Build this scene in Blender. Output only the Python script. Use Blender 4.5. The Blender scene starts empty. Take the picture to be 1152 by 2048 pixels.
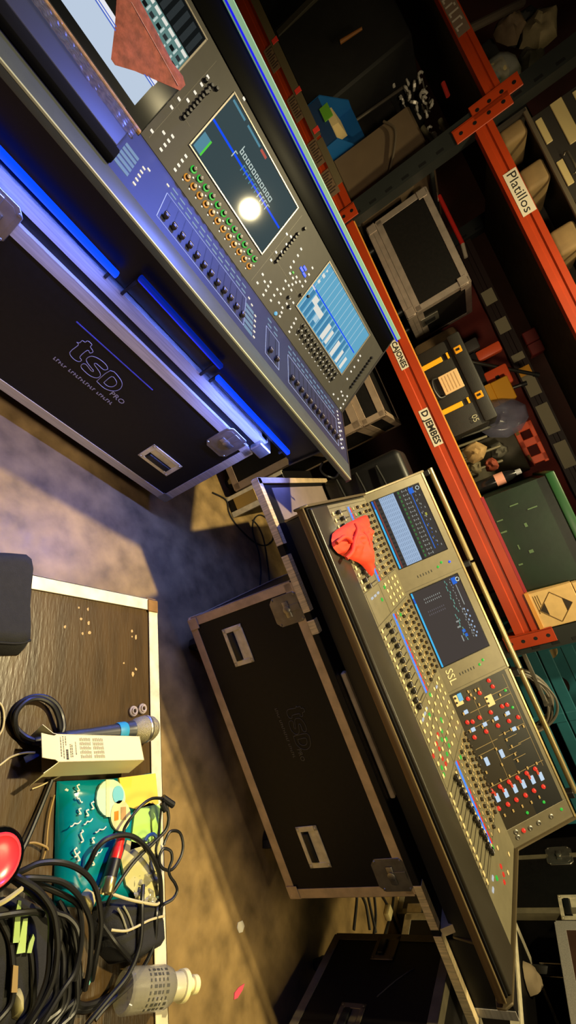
import bpy, bmesh, math, random
import numpy as np
from mathutils import Vector as V, Matrix as Mx, noise
rnd = random.Random(7)
C = bpy.context.scene.collection
PI = math.pi

# ------------------------------------------------------------------ camera geometry (1152 x 2048 photograph)
FPX, PITCH, ROLL, CAMH = 853.258, math.radians(23.894), math.radians(65.235), 1.3
FW = V((0, math.cos(PITCH), -math.sin(PITCH)))
U0 = V((0, math.sin(PITCH), math.cos(PITCH)))
R0 = V((1, 0, 0))
RT = R0*math.cos(ROLL) + U0*math.sin(ROLL)
UP = -R0*math.sin(ROLL) + U0*math.cos(ROLL)
EYE = V((0, 0, CAMH))


def ray(x, y):
    return FW + RT*((x-576)/FPX) - UP*((y-1024)/FPX)


class Frame:
    """local axes: u to the right along a thing's front, v away from the viewer, w up"""
    def __init__(s, x, y, yaw):
        s.M = Mx.Translation((x, y, 0)) @ Mx.Rotation(PI/2-yaw, 4, 'Z')
        s.I = s.M.inverted()
    def on(s, x, y, p, n):
        e = s.I @ EYE
        d = s.I.to_3x3() @ ray(x, y)
        n = V(n)
        return e + d*((V(p)-e).dot(n)/d.dot(n))
    def on_u(s, x, y, u): return s.on(x, y, (u, 0, 0), (1, 0, 0))
    def on_v(s, x, y, v): return s.on(x, y, (0, v, 0), (0, 1, 0))
    def on_w(s, x, y, w): return s.on(x, y, (0, 0, w), (0, 0, 1))


class Panel:
    """a tilted flat panel of a thing: coordinates (along, up the slope, off the surface)"""
    def __init__(s, F, p0, p1):
        s.F, s.p0 = F, V((0,)+tuple(p0))
        t = V((0,)+tuple(p1))-s.p0
        s.L = t.length
        s.t = t/s.L
        s.n = V((1, 0, 0)).cross(s.t)
        s.M = Mx(((1, s.t.x, s.n.x, s.p0.x), (0, s.t.y, s.n.y, s.p0.y), (0, s.t.z, s.n.z, s.p0.z), (0, 0, 0, 1)))
    def on(s, x, y, off=0.0):
        q = s.F.on(x, y, s.p0+s.n*off, s.n)-s.p0
        return q.x, q.dot(s.t)


def lin(c):
    return tuple((v/255/12.92 if v/255 <= .04045 else ((v/255+.055)/1.055)**2.4) for v in c)


MATS = {}
def mat(name, col, rough=.5, metal=0, nz=0, ns=20, bump=0, bs=80, emit=None, es=0, alpha=1, trans=0, coat=0, spec=.5, stretch=None):
    if name in MATS: return MATS[name]
    m = bpy.data.materials.new(name); m.use_nodes = True
    nt = m.node_tree; b = nt.nodes['Principled BSDF']; L = nt.links
    c = lin(col)
    b.inputs['Base Color'].default_value = (*c, 1)
    b.inputs['Roughness'].default_value = rough
    b.inputs['Metallic'].default_value = metal
    b.inputs['Alpha'].default_value = alpha
    b.inputs['Transmission Weight'].default_value = trans
    b.inputs['Coat Weight'].default_value = coat
    b.inputs['Specular IOR Level'].default_value = spec
    tc = nt.nodes.new('ShaderNodeTexCoord'); src = tc.outputs['Object']
    if stretch:
        mp = nt.nodes.new('ShaderNodeMapping'); mp.inputs['Scale'].default_value = stretch
        L.new(src, mp.inputs['Vector']); src = mp.outputs['Vector']
    if nz:
        n = nt.nodes.new('ShaderNodeTexNoise'); n.inputs['Scale'].default_value = ns; n.inputs['Detail'].default_value = 5
        L.new(src, n.inputs['Vector'])
        r = nt.nodes.new('ShaderNodeValToRGB')
        r.color_ramp.elements[0].position = .3; r.color_ramp.elements[1].position = .7
        r.color_ramp.elements[0].color = (*[max(0, v*(1-nz)) for v in c], 1)
        r.color_ramp.elements[1].color = (*[min(1, v*(1+nz)) for v in c], 1)
        L.new(n.outputs['Fac'], r.inputs['Fac']); L.new(r.outputs['Color'], b.inputs['Base Color'])
    if bump:
        n = nt.nodes.new('ShaderNodeTexNoise'); n.inputs['Scale'].default_value = bs; n.inputs['Detail'].default_value = 3
        L.new(src, n.inputs['Vector'])
        bp = nt.nodes.new('ShaderNodeBump'); bp.inputs['Strength'].default_value = bump; bp.inputs['Distance'].default_value = .002
        L.new(n.outputs['Fac'], bp.inputs['Height']); L.new(bp.outputs['Normal'], b.inputs['Normal'])
    if emit:
        b.inputs['Emission Color'].default_value = (*lin(emit), 1); b.inputs['Emission Strength'].default_value = es
    MATS[name] = m
    return m


def glow(name, col, s=1.0):
    return mat('glow_'+name, (10, 10, 10), .3, emit=col, es=s)


class MB:
    """collects shapes into one mesh"""
    def __init__(s, *mats): s.bm = bmesh.new(); s.mats = list(mats); s.X = None
    def _fin(s, vs, m, M=None):
        T = None
        if M is not None: T = M
        if s.X is not None: T = s.X @ T if T is not None else s.X
        if T is not None: bmesh.ops.transform(s.bm, matrix=T, verts=vs)
        fs = set(f for v in vs for f in v.link_faces)
        for f in fs: f.material_index = m
    def box(s, a, b, m=0, bev=0, seg=1, M=None):
        x0, y0, z0 = a; x1, y1, z1 = b
        vs = [s.bm.verts.new((x, y, z)) for x in (x0, x1) for y in (y0, y1) for z in (z0, z1)]
        for i in ((0, 1, 3, 2), (4, 6, 7, 5), (0, 4, 5, 1), (2, 3, 7, 6), (0, 2, 6, 4), (1, 5, 7, 3)):
            s.bm.faces.new([vs[k] for k in i])
        if bev:
            es = list(set(e for v in vs for e in v.link_edges))
            r = bmesh.ops.bevel(s.bm, geom=es, offset=bev, segments=seg, profile=.5, affect='EDGES')
            vs = list(set([v for v in vs if v.is_valid]+list(r['verts'])))
        s._fin(vs, m, M)
        return s
    def cbox(s, c, d, m=0, bev=0, seg=1, M=None):
        return s.box([c[i]-d[i]/2 for i in range(3)], [c[i]+d[i]/2 for i in range(3)], m, bev, seg, M)
    def prism(s, pts, a, b, ax=0, m=0, bev=0, M=None):
        """polygon (two axes after ax) extruded along ax from a to b"""
        def mk(p, t):
            q = [0, 0, 0]; q[ax] = t; q[(ax+1) % 3] = p[0]; q[(ax+2) % 3] = p[1]
            return s.bm.verts.new(q)
        A = [mk(p, a) for p in pts]; B = [mk(p, b) for p in pts]
        n = len(pts)
        s.bm.faces.new(A[::-1]); s.bm.faces.new(B)
        for i in range(n): s.bm.faces.new([A[i], A[(i+1) % n], B[(i+1) % n], B[i]])
        vs = A+B
        if bev:
            es = list(set(e for v in vs for e in v.link_edges))
            r = bmesh.ops.bevel(s.bm, geom=es, offset=bev, segments=1, profile=.5, affect='EDGES')
            vs = list(set([v for v in vs if v.is_valid]+list(r['verts'])))
        s._fin(vs, m, M)
        return s
    def lathe(s, prof, seg=16, m=0, M=None, caps=True):
        """profile [(r, z)...] turned about z"""
        rings = []; vs = []
        for r, z in prof:
            if r < 1e-6: rg = [s.bm.verts.new((0, 0, z))]
            else: rg = [s.bm.verts.new((r*math.cos(2*PI*i/seg), r*math.sin(2*PI*i/seg), z)) for i in range(seg)]
            rings.append(rg); vs += rg
        for A, B in zip(rings, rings[1:]):
            for i in range(seg):
                j = (i+1) % seg
                q = [A[i % len(A)], A[j % len(A)], B[j % len(B)], B[i % len(B)]]
                q = list(dict.fromkeys(q))
                if len(q) > 2: s.bm.faces.new(q)
        if caps:
            for rg, rev in ((rings[0], 1), (rings[-1], 0)):
                if len(rg) > 2: s.bm.faces.new(rg[::-1] if rev else rg)
        s._fin(vs, m, M)
        return s
    def cyl(s, p, q, r, m=0, seg=12, r2=None):
        p, q = V(p), V(q); d = q-p
        M = Mx.Translation(p) @ d.to_track_quat('Z', 'Y').to_matrix().to_4x4()
        return s.lathe([(r, 0), (r if r2 is None else r2, d.length)], seg, m, M)
    def tube(s, pts, r, m=0, seg=8, sub=6, closed=False):
        P = [V(p) for p in pts]
        if sub > 1 and len(P) > 2: P = spline(P, sub, closed)
        n = len(P); rings = []; up = None; vs = []
        for i in range(n):
            if closed: t = P[(i+1) % n]-P[i-1]
            else: t = P[min(i+1, n-1)]-P[max(i-1, 0)]
            if t.length < 1e-9: t = V((1, 0, 0))
            t.normalize()
            if up is None: up = t.orthogonal()
            up = up-t*up.dot(t)
            if up.length < 1e-6: up = t.orthogonal()
            up.normalize(); w = t.cross(up)
            rg = [s.bm.verts.new(P[i]+(up*math.cos(2*PI*k/seg)+w*math.sin(2*PI*k/seg))*r) for k in range(seg)]
            rings.append(rg); vs += rg
        for i in range(n if closed else n-1):
            A, B = rings[i], rings[(i+1) % n]
            for k in range(seg): s.bm.faces.new([A[k], A[(k+1) % seg], B[(k+1) % seg], B[k]])
        if not closed: s.bm.faces.new(rings[0][::-1]); s.bm.faces.new(rings[-1])
        s._fin(vs, m)
        return s
    def quad(s, pts, m=0, M=None):
        vs = [s.bm.verts.new(p) for p in pts]; s.bm.faces.new(vs); s._fin(vs, m, M); return s
    def tile(s, x0, y0, x1, y1, z, m=0, th=.0006, M=None):
        return s.box((x0, y0, z), (x1, y1, z+th), m, M=M)
    def grid(s, f, nu, nv, m=0, th=0):
        g = [[s.bm.verts.new(f(i/nu, j/nv)) for j in range(nv+1)] for i in range(nu+1)]
        fs = [s.bm.faces.new([g[i][j], g[i+1][j], g[i+1][j+1], g[i][j+1]]) for i in range(nu) for j in range(nv)]
        for q in fs: q.material_index = m
        vs = [v for r in g for v in r]
        if th:
            bmesh.ops.recalc_face_normals(s.bm, faces=fs)
            r = bmesh.ops.solidify(s.bm, geom=fs, thickness=th)
            vs += [e for e in r['geom'] if isinstance(e, bmesh.types.BMVert)]
        vs = list(set(vs))
        s._fin2(vs)
        return s
    def _fin2(s, vs):
        if s.X is not None: bmesh.ops.transform(s.bm, matrix=s.X, verts=vs)
    def blob(s, outline, hf, rings=7, m=0, base=0.0, M=None):
        """closed soft lump over a 2-D outline; hf(x, y, k) gives its top, k = 1 at the middle and 0 at the rim"""
        cx = sum(p[0] for p in outline)/len(outline); cy = sum(p[1] for p in outline)/len(outline)
        R = []; vs = []
        for k in range(rings):
            t = 1-k/rings
            rg = []
            for x, y in outline:
                X, Y = cx+(x-cx)*t, cy+(y-cy)*t
                rg.append(s.bm.verts.new((X, Y, base+hf(X, Y, math.sqrt(max(0, 1-t*t))))))
            R.append(rg); vs += rg
        c = s.bm.verts.new((cx, cy, base+hf(cx, cy, 1))); vs.append(c)
        n = len(outline)
        low = [s.bm.verts.new((x, y, base)) for x, y in outline]; vs += low
        R = [low]+R
        for A, B in zip(R, R[1:]):
            for i in range(n): s.bm.faces.new([A[i], A[(i+1) % n], B[(i+1) % n], B[i]])
        for i in range(n): s.bm.faces.new([R[-1][i], R[-1][(i+1) % n], c])
        s.bm.faces.new(low[::-1])
        s._fin(vs, m, M)
        return s
    def text(s, txt, size, M, m=0, th=.0006, align='CENTER', fat=0):
        cu = bpy.data.curves.new('t', 'FONT'); cu.body = txt; cu.size = size; cu.extrude = th/2
        cu.offset = fat*size; cu.align_x = align; cu.align_y = 'CENTER'; cu.resolution_u = 2
        o = bpy.data.objects.new('t', cu); C.objects.link(o)
        me = bpy.data.meshes.new_from_object(o.evaluated_get(bpy.context.evaluated_depsgraph_get()))
        n0 = len(s.bm.verts); s.bm.from_mesh(me); s.bm.verts.ensure_lookup_table()
        s._fin(list(s.bm.verts)[n0:], m, M)
        bpy.data.objects.remove(o); bpy.data.curves.remove(cu); bpy.data.meshes.remove(me)
        return s
    def build(s, name, parent=None, smooth=35, **kw):
        bmesh.ops.recalc_face_normals(s.bm, faces=s.bm.faces)
        me = bpy.data.meshes.new(name); s.bm.to_mesh(me); s.bm.free()
        for q in s.mats: me.materials.append(q)
        if smooth:
            me.polygons.foreach_set('use_smooth', [True]*len(me.polygons))
            me.set_sharp_from_angle(angle=math.radians(smooth))
        o = bpy.data.objects.new(name, me); C.objects.link(o)
        if parent is not None: o.parent = parent
        for k, v in kw.items(): o[k] = v
        return o


def spline(P, sub, closed=False):
    n = len(P); out = []
    for i in range(n if closed else n-1):
        a = P[i-1] if (i > 0 or closed) else P[i]
        b = P[i]; c = P[(i+1) % n]
        d = P[(i+2) % n] if (i+2 < n or closed) else c
        for k in range(sub):
            t = k/sub
            out.append(.5*((2*b)+(c-a)*t+(2*a-5*b+4*c-d)*t*t+(-a+3*b-3*c+d)*t**3))
    if not closed: out.append(P[-1])
    return out


def thing(name, label, cat, M=None, group=None):
    o = bpy.data.objects.new(name, None); C.objects.link(o)
    o.empty_display_size = .05
    if M is not None: o.matrix_world = M
    o['label'] = label; o['category'] = cat
    if group: o['group'] = group
    return o


def solo(mb, name, label, cat, M=None, group=None, kind=None, smooth=35):
    o = mb.build(name, None, smooth)
    if M is not None: o.matrix_world = M
    o['label'] = label; o['category'] = cat
    if group: o['group'] = group
    if kind: o['kind'] = kind
    return o


def struct(mb, name):
    o = mb.build(name, None, 0); o['kind'] = 'structure'; o['label'] = name.replace('_', ' ')
    return o


def clone(o, parent=None):
    c = o.copy(); C.objects.link(c)
    if parent is not None: c.parent = parent
    for ch in list(o.children): clone(ch, c)
    return c


T = Mx.Translation
def RZ(a): return Mx.Rotation(a, 4, 'Z')
def RX(a): return Mx.Rotation(a, 4, 'X')
def RY(a): return Mx.Rotation(a, 4, 'Y')

YA, YB, YR, YD = .7529155, 1.6830045, 1.6607175, 2.1117044
FA = Frame(-.269, 1.528, YA)      # left console and its case
FB = Frame(.226, 1.346, YB)       # right console and its case
FR = Frame(.211, 2.341, YR)       # rack
FD = Frame(.066, .824, YD)        # foreground case

# ------------------------------------------------------------------ materials
BLACKPLY = mat('black_laminated_plywood', (15, 13, 12), .5, nz=.25, ns=60, bump=.15, bs=400, spec=.3)
BROWNPLY = mat('brown_phenolic_plywood', (92, 66, 36), .33, nz=.35, ns=9, bump=.35, bs=45, stretch=(1, 3, 1))
ALU = mat('brushed_aluminium', (196, 190, 182), .42, .5, nz=.18, ns=14, stretch=(.6, 18, 18))
ALUMAT = mat('worn_aluminium', (222, 212, 182), .5, .3, nz=.2, ns=30)
STEEL = mat('zinc_plated_steel', (165, 160, 150), .35, .9, nz=.2, ns=25)
CHROME = mat('bright_chrome', (210, 210, 205), .15, 1)
RUBBER = mat('black_rubber', (22, 21, 20), .65)
BLACK = mat('matt_black_plastic', (20, 20, 21), .45)
SOFTBLACK = mat('soft_black_fabric', (30, 29, 28), .85, nz=.2, ns=90, bump=.3, bs=500)
GLOSSBLACK = mat('gloss_black_glass', (8, 9, 10), .08)
PRINT = mat('white_print', (190, 190, 195), .6)
WHITE = mat('white_plastic', (225, 220, 205), .4)
# ------------------------------------------------------------------ setting
def floor_mat():
    m = mat('worn_stage_floor', (146, 120, 76), .42, nz=.42, ns=10, bump=.25, bs=30)
    nt = m.node_tree; b = nt.nodes['Principled BSDF']; L = nt.links
    n = nt.nodes.new('ShaderNodeTexNoise'); n.inputs['Scale'].default_value = 26; n.inputs['Detail'].default_value = 6
    tc = [x for x in nt.nodes if x.type == 'TEX_COORD'][0]
    L.new(tc.outputs['Object'], n.inputs['Vector'])
    r = nt.nodes.new('ShaderNodeMapRange'); r.inputs['To Min'].default_value = .3; r.inputs['To Max'].default_value = .6
    L.new(n.outputs['Fac'], r.inputs['Value']); L.new(r.outputs['Result'], b.inputs['Roughness'])
    return m
struct(MB(floor_mat()).box((-5, -2.5, -.1), (6, 5.5, 0)), 'floor')
WALLM = mat('dark_red_painted_wall', (52, 16, 12), .8, nz=.3, ns=4)
struct(MB(WALLM).box((-5, 4.6, 0), (6, 4.75, 4.5)), 'wall_back')
struct(MB(mat('black_stage_ceiling', (14, 13, 13), .9)).box((-5, -2.5, 4.5), (6, 5.5, 4.6)), 'ceiling')
struct(MB(mat('black_drape_wall', (18, 17, 17), .9)).box((-5.1, -2.5, 0), (-5, 5.5, 4.5)), 'wall_left')

# ------------------------------------------------------------------ flight case hardware
def angle_rail(mb, ax, a, b, p, s, wd=.03, th=.0025, m=0):
    """aluminium angle along axis ax from a to b; p the edge in the other two axes, s which way the legs run"""
    o1, o2 = [i for i in (0, 1, 2) if i != ax]
    for leg, oth in ((o1, o2), (o2, o1)):
        k = 0 if leg == o1 else 1
        lo = [0, 0, 0]; hi = [0, 0, 0]
        lo[ax], hi[ax] = a, b
        e = p[k]; lo[leg], hi[leg] = sorted((e-s[k]*th, e+s[k]*wd))
        k2 = 1-k; e = p[k2]; lo[oth], hi[oth] = sorted((e-s[k2]*th, e))
        mb.box(lo, hi, m, .0006)

def case_rails(t, a, b, m=None, wd=.03, skip=(), name='edge_rail'):
    m = m or ALU
    for ax in range(3):
        o = [i for i in range(3) if i != ax]
        for i in (0, 1):
            for j in (0, 1):
                if (ax, i, j) in skip: continue
                mb = MB(m)
                p = ((a, b)[i][o[0]], (a, b)[j][o[1]])
                angle_rail(mb, ax, a[ax]+.004, b[ax]-.004, p, (1-2*i, 1-2*j), wd)
                mb.build(name, t)

def case_corner(t, p, sgn, m=None, r=.017, pl=.045):
    """rounded steel corner with its three plates"""
    mb = MB(m or STEEL)
    mb.lathe([(0, -r), (r*.55, -r*.83), (r*.92, -r*.38), (r, 0), (r*.92, r*.38), (r*.55, r*.83), (0, r)], 14, 0,
             T((p[0]+sgn[0]*.009, p[1]+sgn[1]*.009, p[2]+sgn[2]*.009)))
    for ax in range(3):
        lo = [p[i]+min(0, sgn[i])*pl for i in range(3)]; hi = [p[i]+max(0, sgn[i])*pl for i in range(3)]
        lo[ax] = p[ax]-sgn[ax]*.005-.0015; hi[ax] = p[ax]-sgn[ax]*.005+.0015
        mb.box(lo, hi, 0, .001)
    mb.build('ball_corner', t)

def recessed_handle(t, M, wd=.15, ht=.1, m=None):
    """sunk handle on a face: local x along, y up, z out"""
    m = m or ALUMAT
    mb = MB(m, BLACK); mb.X = M
    e = .016
    mb.box((-wd/2, -ht/2, 0), (wd/2, -ht/2+e, .004), 0, .0015)
    mb.box((-wd/2, ht/2-e, 0), (wd/2, ht/2, .004), 0, .0015)
    mb.box((-wd/2, -ht/2, 0), (-wd/2+e*1.2, ht/2, .004), 0, .0015)
    mb.box((wd/2-e*1.2, -ht/2, 0), (wd/2, ht/2, .004), 0, .0015)
    mb.box((-wd/2+.012, .002, .0005), (wd/2-.012, ht/2-.008, .0015), 0)
    mb.box((-wd/2+.012, -ht/2+.008, .0005), (wd/2-.012, .004, .0012), 1)
    for x in (-1, 1):
        for y in (-1, 1): mb.lathe([(.004, .004), (.003, .0055), (0, .006)], 8, 0, T((x*(wd/2-.009), y*(ht/2-.008), 0)))
    h = mb.build('recessed_handle', t)
    g = MB(BLACK); g.X = M
    g.box((-wd/2+.024, -ht*.26, .001), (wd/2-.024, ht*.0, .011), 0, .004, 2)
    g.build('grip', h)
    return h

def butterfly_latch(t, M, wd=.115, ht=.13, m=None, dish=True):
    """sunk butterfly latch over the lid seam: local x along, y up, z out"""
    mb = MB(m or STEEL, BLACK); mb.X = M
    c = .018
    oct_ = [(-wd/2+c, -ht/2), (wd/2-c, -ht/2), (wd/2, -ht/2+c), (wd/2, ht/2-c), (wd/2-c, ht/2), (-wd/2+c, ht/2), (-wd/2, ht/2-c), (-wd/2, -ht/2+c)]
    mb.prism(oct_, 0, .004, 2, 0, .0012)
    k = .8
    mb.prism([(x*k, y*k) for x, y in oct_], .0041, .0048, 2, 0)
    for x in (-1, 1):
        for y in (-1, 1): mb.lathe([(.005, .004), (.004, .006), (0, .007)], 8, 0, T((x*(wd/2-.009), y*(ht/2-.016), 0)))
    l = mb.build('butterfly_latch', t)
    k = MB(STEEL); k.X = M
    k.box((-.03, -.012, .005), (.03, .012, .009), 0, .003, 2)
    k.lathe([(.014, .005), (.014, .012), (.009, .014), (0, .014)], 14)
    k.box((-.012, .012, .005), (.012, ht*.42, .008), 0, .001)
    k.build('wing_nut', l)
    return l

def caster(t, x, y, z, r=.045, turn=0.0, m=None, ground=0.0):
    """swivel caster hanging from z"""
    mb = MB(m or STEEL); M = T((x, y, z)) @ RZ(turn); mb.X = M
    mb.box((-.05, -.04, -.004), (.05, .04, 0), 0, .001)
    mb.lathe([(.025, -.016), (.025, -.004)], 14)
    hh = z-r-ground
    for s in (-1, 1):
        mb.prism([(-.022, -.012), (.022, -.012), (.034, -hh*.7), (.03, -hh-.012), (.01, -hh-.012), (-.012, -hh*.6)], s*.02-.0015, s*.02+.0015, 1, 0, M=Mx(((0, 0, 1, 0), (0, 1, 0, 0), (1, 0, 0, 0), (0, 0, 0, 1))))
    mb.box((-.022, -.022, -.014), (.022, .022, -.010), 0)
    c = mb.build('caster', t)
    w = MB(RUBBER, STEEL); w.X = M @ T((.02, 0, -hh)) @ RX(PI/2)
    w.lathe([(r*.75, -.015), (r, -.012), (r, .012), (r*.75, .015)], 20)
    w.lathe([(.012, -.018), (.012, .018)], 10, 1)
    w.build('wheel', c)
    return c

LOGO = [[(0, 78), (6, 84), (6, 96), (14, 98), (16, 108), (30, 108), (32, 98), (46, 92), (44, 80), (34, 82), (34, 46), (44, 40), (42, 28), (26, 24), (8, 34), (8, 74), (0, 78)],
        [(110, 78), (104, 66), (78, 66), (76, 58), (100, 50), (112, 40), (110, 24), (92, 14), (62, 16), (54, 26), (60, 38), (84, 32), (88, 38), (60, 46), (50, 56), (54, 76), (74, 86), (98, 86), (110, 78)],
        [(118, 14), (118, 80), (150, 82), (172, 70), (180, 48), (172, 26), (150, 12), (118, 14)],
        [(134, 28), (134, 66), (150, 66), (160, 58), (162, 46), (158, 34), (148, 27), (134, 28)]]
def logo(t, M, wd, m):
    """outlined three-letter emblem with PRO and a line of small lettering beneath"""
    k = wd/230; mb = MB(m); mb.X = M
    for pl in LOGO:
        mb.tube([((x-100)*k, (y-40)*k, .0012) for x, y in pl], .0011, 0, 5, 3)
    mb.text('PRO', 28*k, T((198*k-100*k, -26*k, .001)), 0)
    r = random.Random(6); x = -108*k                       # a line of small illegible lettering in three words
    for n in (5, 11, 7):
        for q in range(n):
            h = (9+4*r.random())*k
            mb.box((x, -66*k, .0006), (x+2.4*k, -66*k+h, .0012), 0).box((x+2.4*k, -66*k+(0, h-2.4*k, h*.45)[q % 3], .0006), (x+6*k, -66*k+(0, h-2.4*k, h*.45)[q % 3]+2.4*k, .0012), 0)
            x += 8.6*k
        x += 8*k
    mb.build('printed_logo', t)

# ------------------------------------------------------------------ left flight case
FACE = lambda u, w, v=0.0: T((u, v, w)) @ RX(PI/2)      # on a front face: x along, y up, z toward the viewer
ca = thing('flight_case', 'black flight case on casters under the left console with printed white logo', 'flight case', FA.M)
MB(BLACKPLY).box((-1.5, 0, .106), (0, .78, .594), 0, .002).build('body', ca)
MB(BLACKPLY).box((-1.5, .012, .594), (0, .78, .66), 0, .002).build('tray_base', ca)
case_rails(ca, (-1.5, 0, .106), (0, .78, .594), wd=.036)
case_rails(ca, (-1.5, .012, .620), (0, .78, .662), wd=.038, skip=((0, 0, 0), (0, 1, 0), (2, 0, 0), (2, 1, 0), (2, 0, 1), (2, 1, 1), (1, 0, 0), (1, 1, 0)), name='tray_rail')
for p, s in (((0, 0, .106), (-1, 1, 1)), ((0, .78, .106), (-1, -1, 1))): case_corner(ca, p, s)
recessed_handle(ca, FACE(-.186, .276), .15, .092)
butterfly_latch(ca, FACE(-.105, .545), .11, .135)
butterfly_latch(ca, FACE(-1.01, .575), .12, .12)
for x in (-.13, -1.37):
    for y in (.1, .68): caster(ca, x, y, .106, turn=.6)
logo(ca, FACE(-.578, .405), .235, mat('faded_violet_print', (150, 146, 165), .6))
MB(mat('blue_line', (72, 74, 170), .6)).box((-.72, -.0014, .4965), (-.43, 0, .5)).build('printed_line', ca)
# end stop past the right latch
MB(STEEL).box((-.03, -.012, .60), (.035, .1, .655), 0, .004).build('corner_bracket', ca)

# ------------------------------------------------------------------ right flight case with its wide tray
cb = thing('flight_case', 'black flight case on casters under the right console with worn edges in warm-lit tan', 'flight case', FB.M)
MB(BLACKPLY).box((0, 0, .106), (1.10, .78, .60), 0, .002).build('body', cb)
WARMLITALU = mat('worn_warm_lit_aluminium', (206, 180, 142), .45, .3, nz=.2, ns=18)  # worn aluminium with the tan of the warm light in its colour
case_rails(cb, (0, 0, .106), (1.10, .78, .60), WARMLITALU, .032)
for p, s in (((0, 0, .106), (1, 1, 1)), ((1.10, 0, .106), (-1, 1, 1))): case_corner(cb, p, s, WARMLITALU)
recessed_handle(cb, FACE(.156, .291), .15, .092)
recessed_handle(cb, FACE(.92, .285), .15, .09)
butterfly_latch(cb, FACE(.09, .548), .11, .125)
butterfly_latch(cb, FACE(1.03, .545), .11, .125)
for x in (.13, .97):
    for y in (.1, .68): caster(cb, x, y, .106, turn=-2.2)
logo(cb, FACE(.51, .40), .2, mat('faded_grey_print', (84, 80, 72), .6))
tr = MB(BLACKPLY).box((-.385, -.012, .606), (1.5, .74, .632), 0, .002).build('tray', cb)
TRIM = mat('ribbed_tan_trim', (222, 200, 156), .5, .3, nz=.3, ns=160, stretch=(1, .1, .1))
for a, b in ((-.385, -.13), (-.09, .12), (.15, .2), (1.06, 1.2), (1.22, 1.5)):
    m = MB(TRIM); angle_rail(m, 0, a, b, (-.012, .634), (1, -1), .026); m.build('tray_rail', cb)
m = MB(WARMLITALU); angle_rail(m, 1, -.01, .74, (-.385, .634), (1, -1), .022); m.build('tray_rail', cb)
MB(WARMLITALU).box((.2, -.004, .602), (1.06, 0, .632), 0, .001).build('lid_rail', cb)
MB(WARMLITALU).box((.36, .02, .634), (.80, .045, .652), 0, .004).build('lid_stop', cb)
MB(mat('grey_lavender_liner', (128, 112, 104), .6, nz=.15, ns=10)).box((-.345, .075, .632), (-.215, .70, .6345), 0).build('tray_liner', cb)
MB(mat('pale_board', (206, 184, 142), .6, nz=.1, ns=12)).prism([(.0, .634), (.2, .634), (.2, .79), (.07, .79)], 1.21, 1.235, 0).build('end_support', cb)
MB(BLACKPLY).box((1.262, .02, .634), (1.5, .7, .76), 0, .002).build('end_box', cb)
m = MB(ALU); angle_rail(m, 2, .634, .76, (1.5, .02), (-1, 1), .026); m.build('tray_rail', cb)
# ------------------------------------------------------------------ left console
def scatter(t, name, mats, mk, places, cap=100, label=None, smooth=35):
    """one part per place (copies of one mesh); past the cap the rest become one stuff part"""
    mb = MB(*mats); mk(mb); o = mb.build(name, t, smooth); o.matrix_local = places[0]
    if label: o['label'] = label
    for M in places[1:cap]:
        c = o.copy(); C.objects.link(c); c.parent = t; c.matrix_local = M
    if len(places) > cap:
        mb = MB(*mats)
        for M in places[cap:]: mb.X = M; mk(mb)
        r = mb.build(name, t, smooth); r['kind'] = 'stuff'
        if label: r['label'] = label

A1 = Panel(FA, (-.203, .91), (.1625, .929))
A2 = Panel(FA, (.1625, .929), (.447, 1.227))
def P1(u, t, n=0): return A1.M @ T((u, t, n))
def P2(u, t, n=0): return A2.M @ T((u, t, n))

LG = mat('light_grey_console_paint', (74, 80, 78), .42, .2, nz=.06, ns=40)
PANELM = mat('grey_console_panel', (54, 53, 52), .5, .0, nz=.05, ns=40, spec=.2)
FADERM = mat('slate_fader_panel', (38, 41, 64), .45, .1, nz=.06, ns=30)
HOODM = mat('satin_black_hood', (5, 5, 5), .4, spec=.03)
LED = glow('white_key', (255, 246, 225), .9)
KEYDIM = mat('grey_key', (150, 146, 134), .45)
GREEN = glow('green', (60, 215, 70), .75)
ORANGE = glow('orange', (240, 160, 50), .75)
BLUE = glow('blue', (30, 90, 255), 1.0)
CYAN = glow('cyan', (120, 205, 245), .8)
RED = glow('red', (255, 60, 40), .8)
LCD = glow('pale_blue_label', (150, 185, 215), .55)
PRINTB = mat('pale_blue_print', (140, 160, 205), .6)

XL, XR = -1.45, .158
mx = thing('mixing_console', 'left mixing console with green and orange lit encoder rows and two bright screens', 'mixing console', FA.M)
MB(mat('console_dark_body', (17, 17, 19), .4)).prism([(-.198, .893), (-.2, .908), (.1625, .927), (.445, 1.223), (.52, 1.215), (.52, .67), (.03, .67), (.005, .87)], XL, XR-.003, 0).build('body', mx)
m = MB(LG); m.X = A1.M
m.box((XL, -.002, -.02), (XR, .074, .002), 0, .003, 2)
m.build('armrest', mx)
m = MB(mat('pale_edge_highlight', (176, 180, 150), .35, .3)); m.X = A1.M
m.box((XL, -.0035, -.003), (XR, .001, .0032), 0, .001); m.build('armrest_highlight', mx)  # highlight on the front bevel painted as a thin pale strip
m = MB(FADERM, PRINTB); m.X = A1.M
m.box((XL, .076, -.012), (XR, .364, .0), 0, .001)
for a, b in ((-.785, -.468), (-.365, -.295), (-.243, .09)):
    for t in (.112, .262): m.tile(a, t, b, t+.002, 0, 1, .0004)
    for x in (a, b): m.tile(x, .112, x+.0015, .264, 0, 1, .0004)
m.build('fader_panel', mx)
m = MB(PANELM, mat('panel_groove', (52, 48, 42), .5)); m.X = A2.M
m.box((XL, 0, -.012), (XR, .322, .0), 0, .001)
for u in (-.878, -.462, .088): m.tile(u, .012, u+.0012, .30, 0, 1, .0003)
for u, v in ((-.9, -.83), (-.475, -.285)): m.tile(u, .128, v, .1292, 0, 1, .0003)
m.build('control_panel', mx)
m = MB(HOODM); m.X = A2.M
m.box((XL, .322, -.012), (XR, .408, .004), 0, .003, 2)
m.build('hood', mx)
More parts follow.
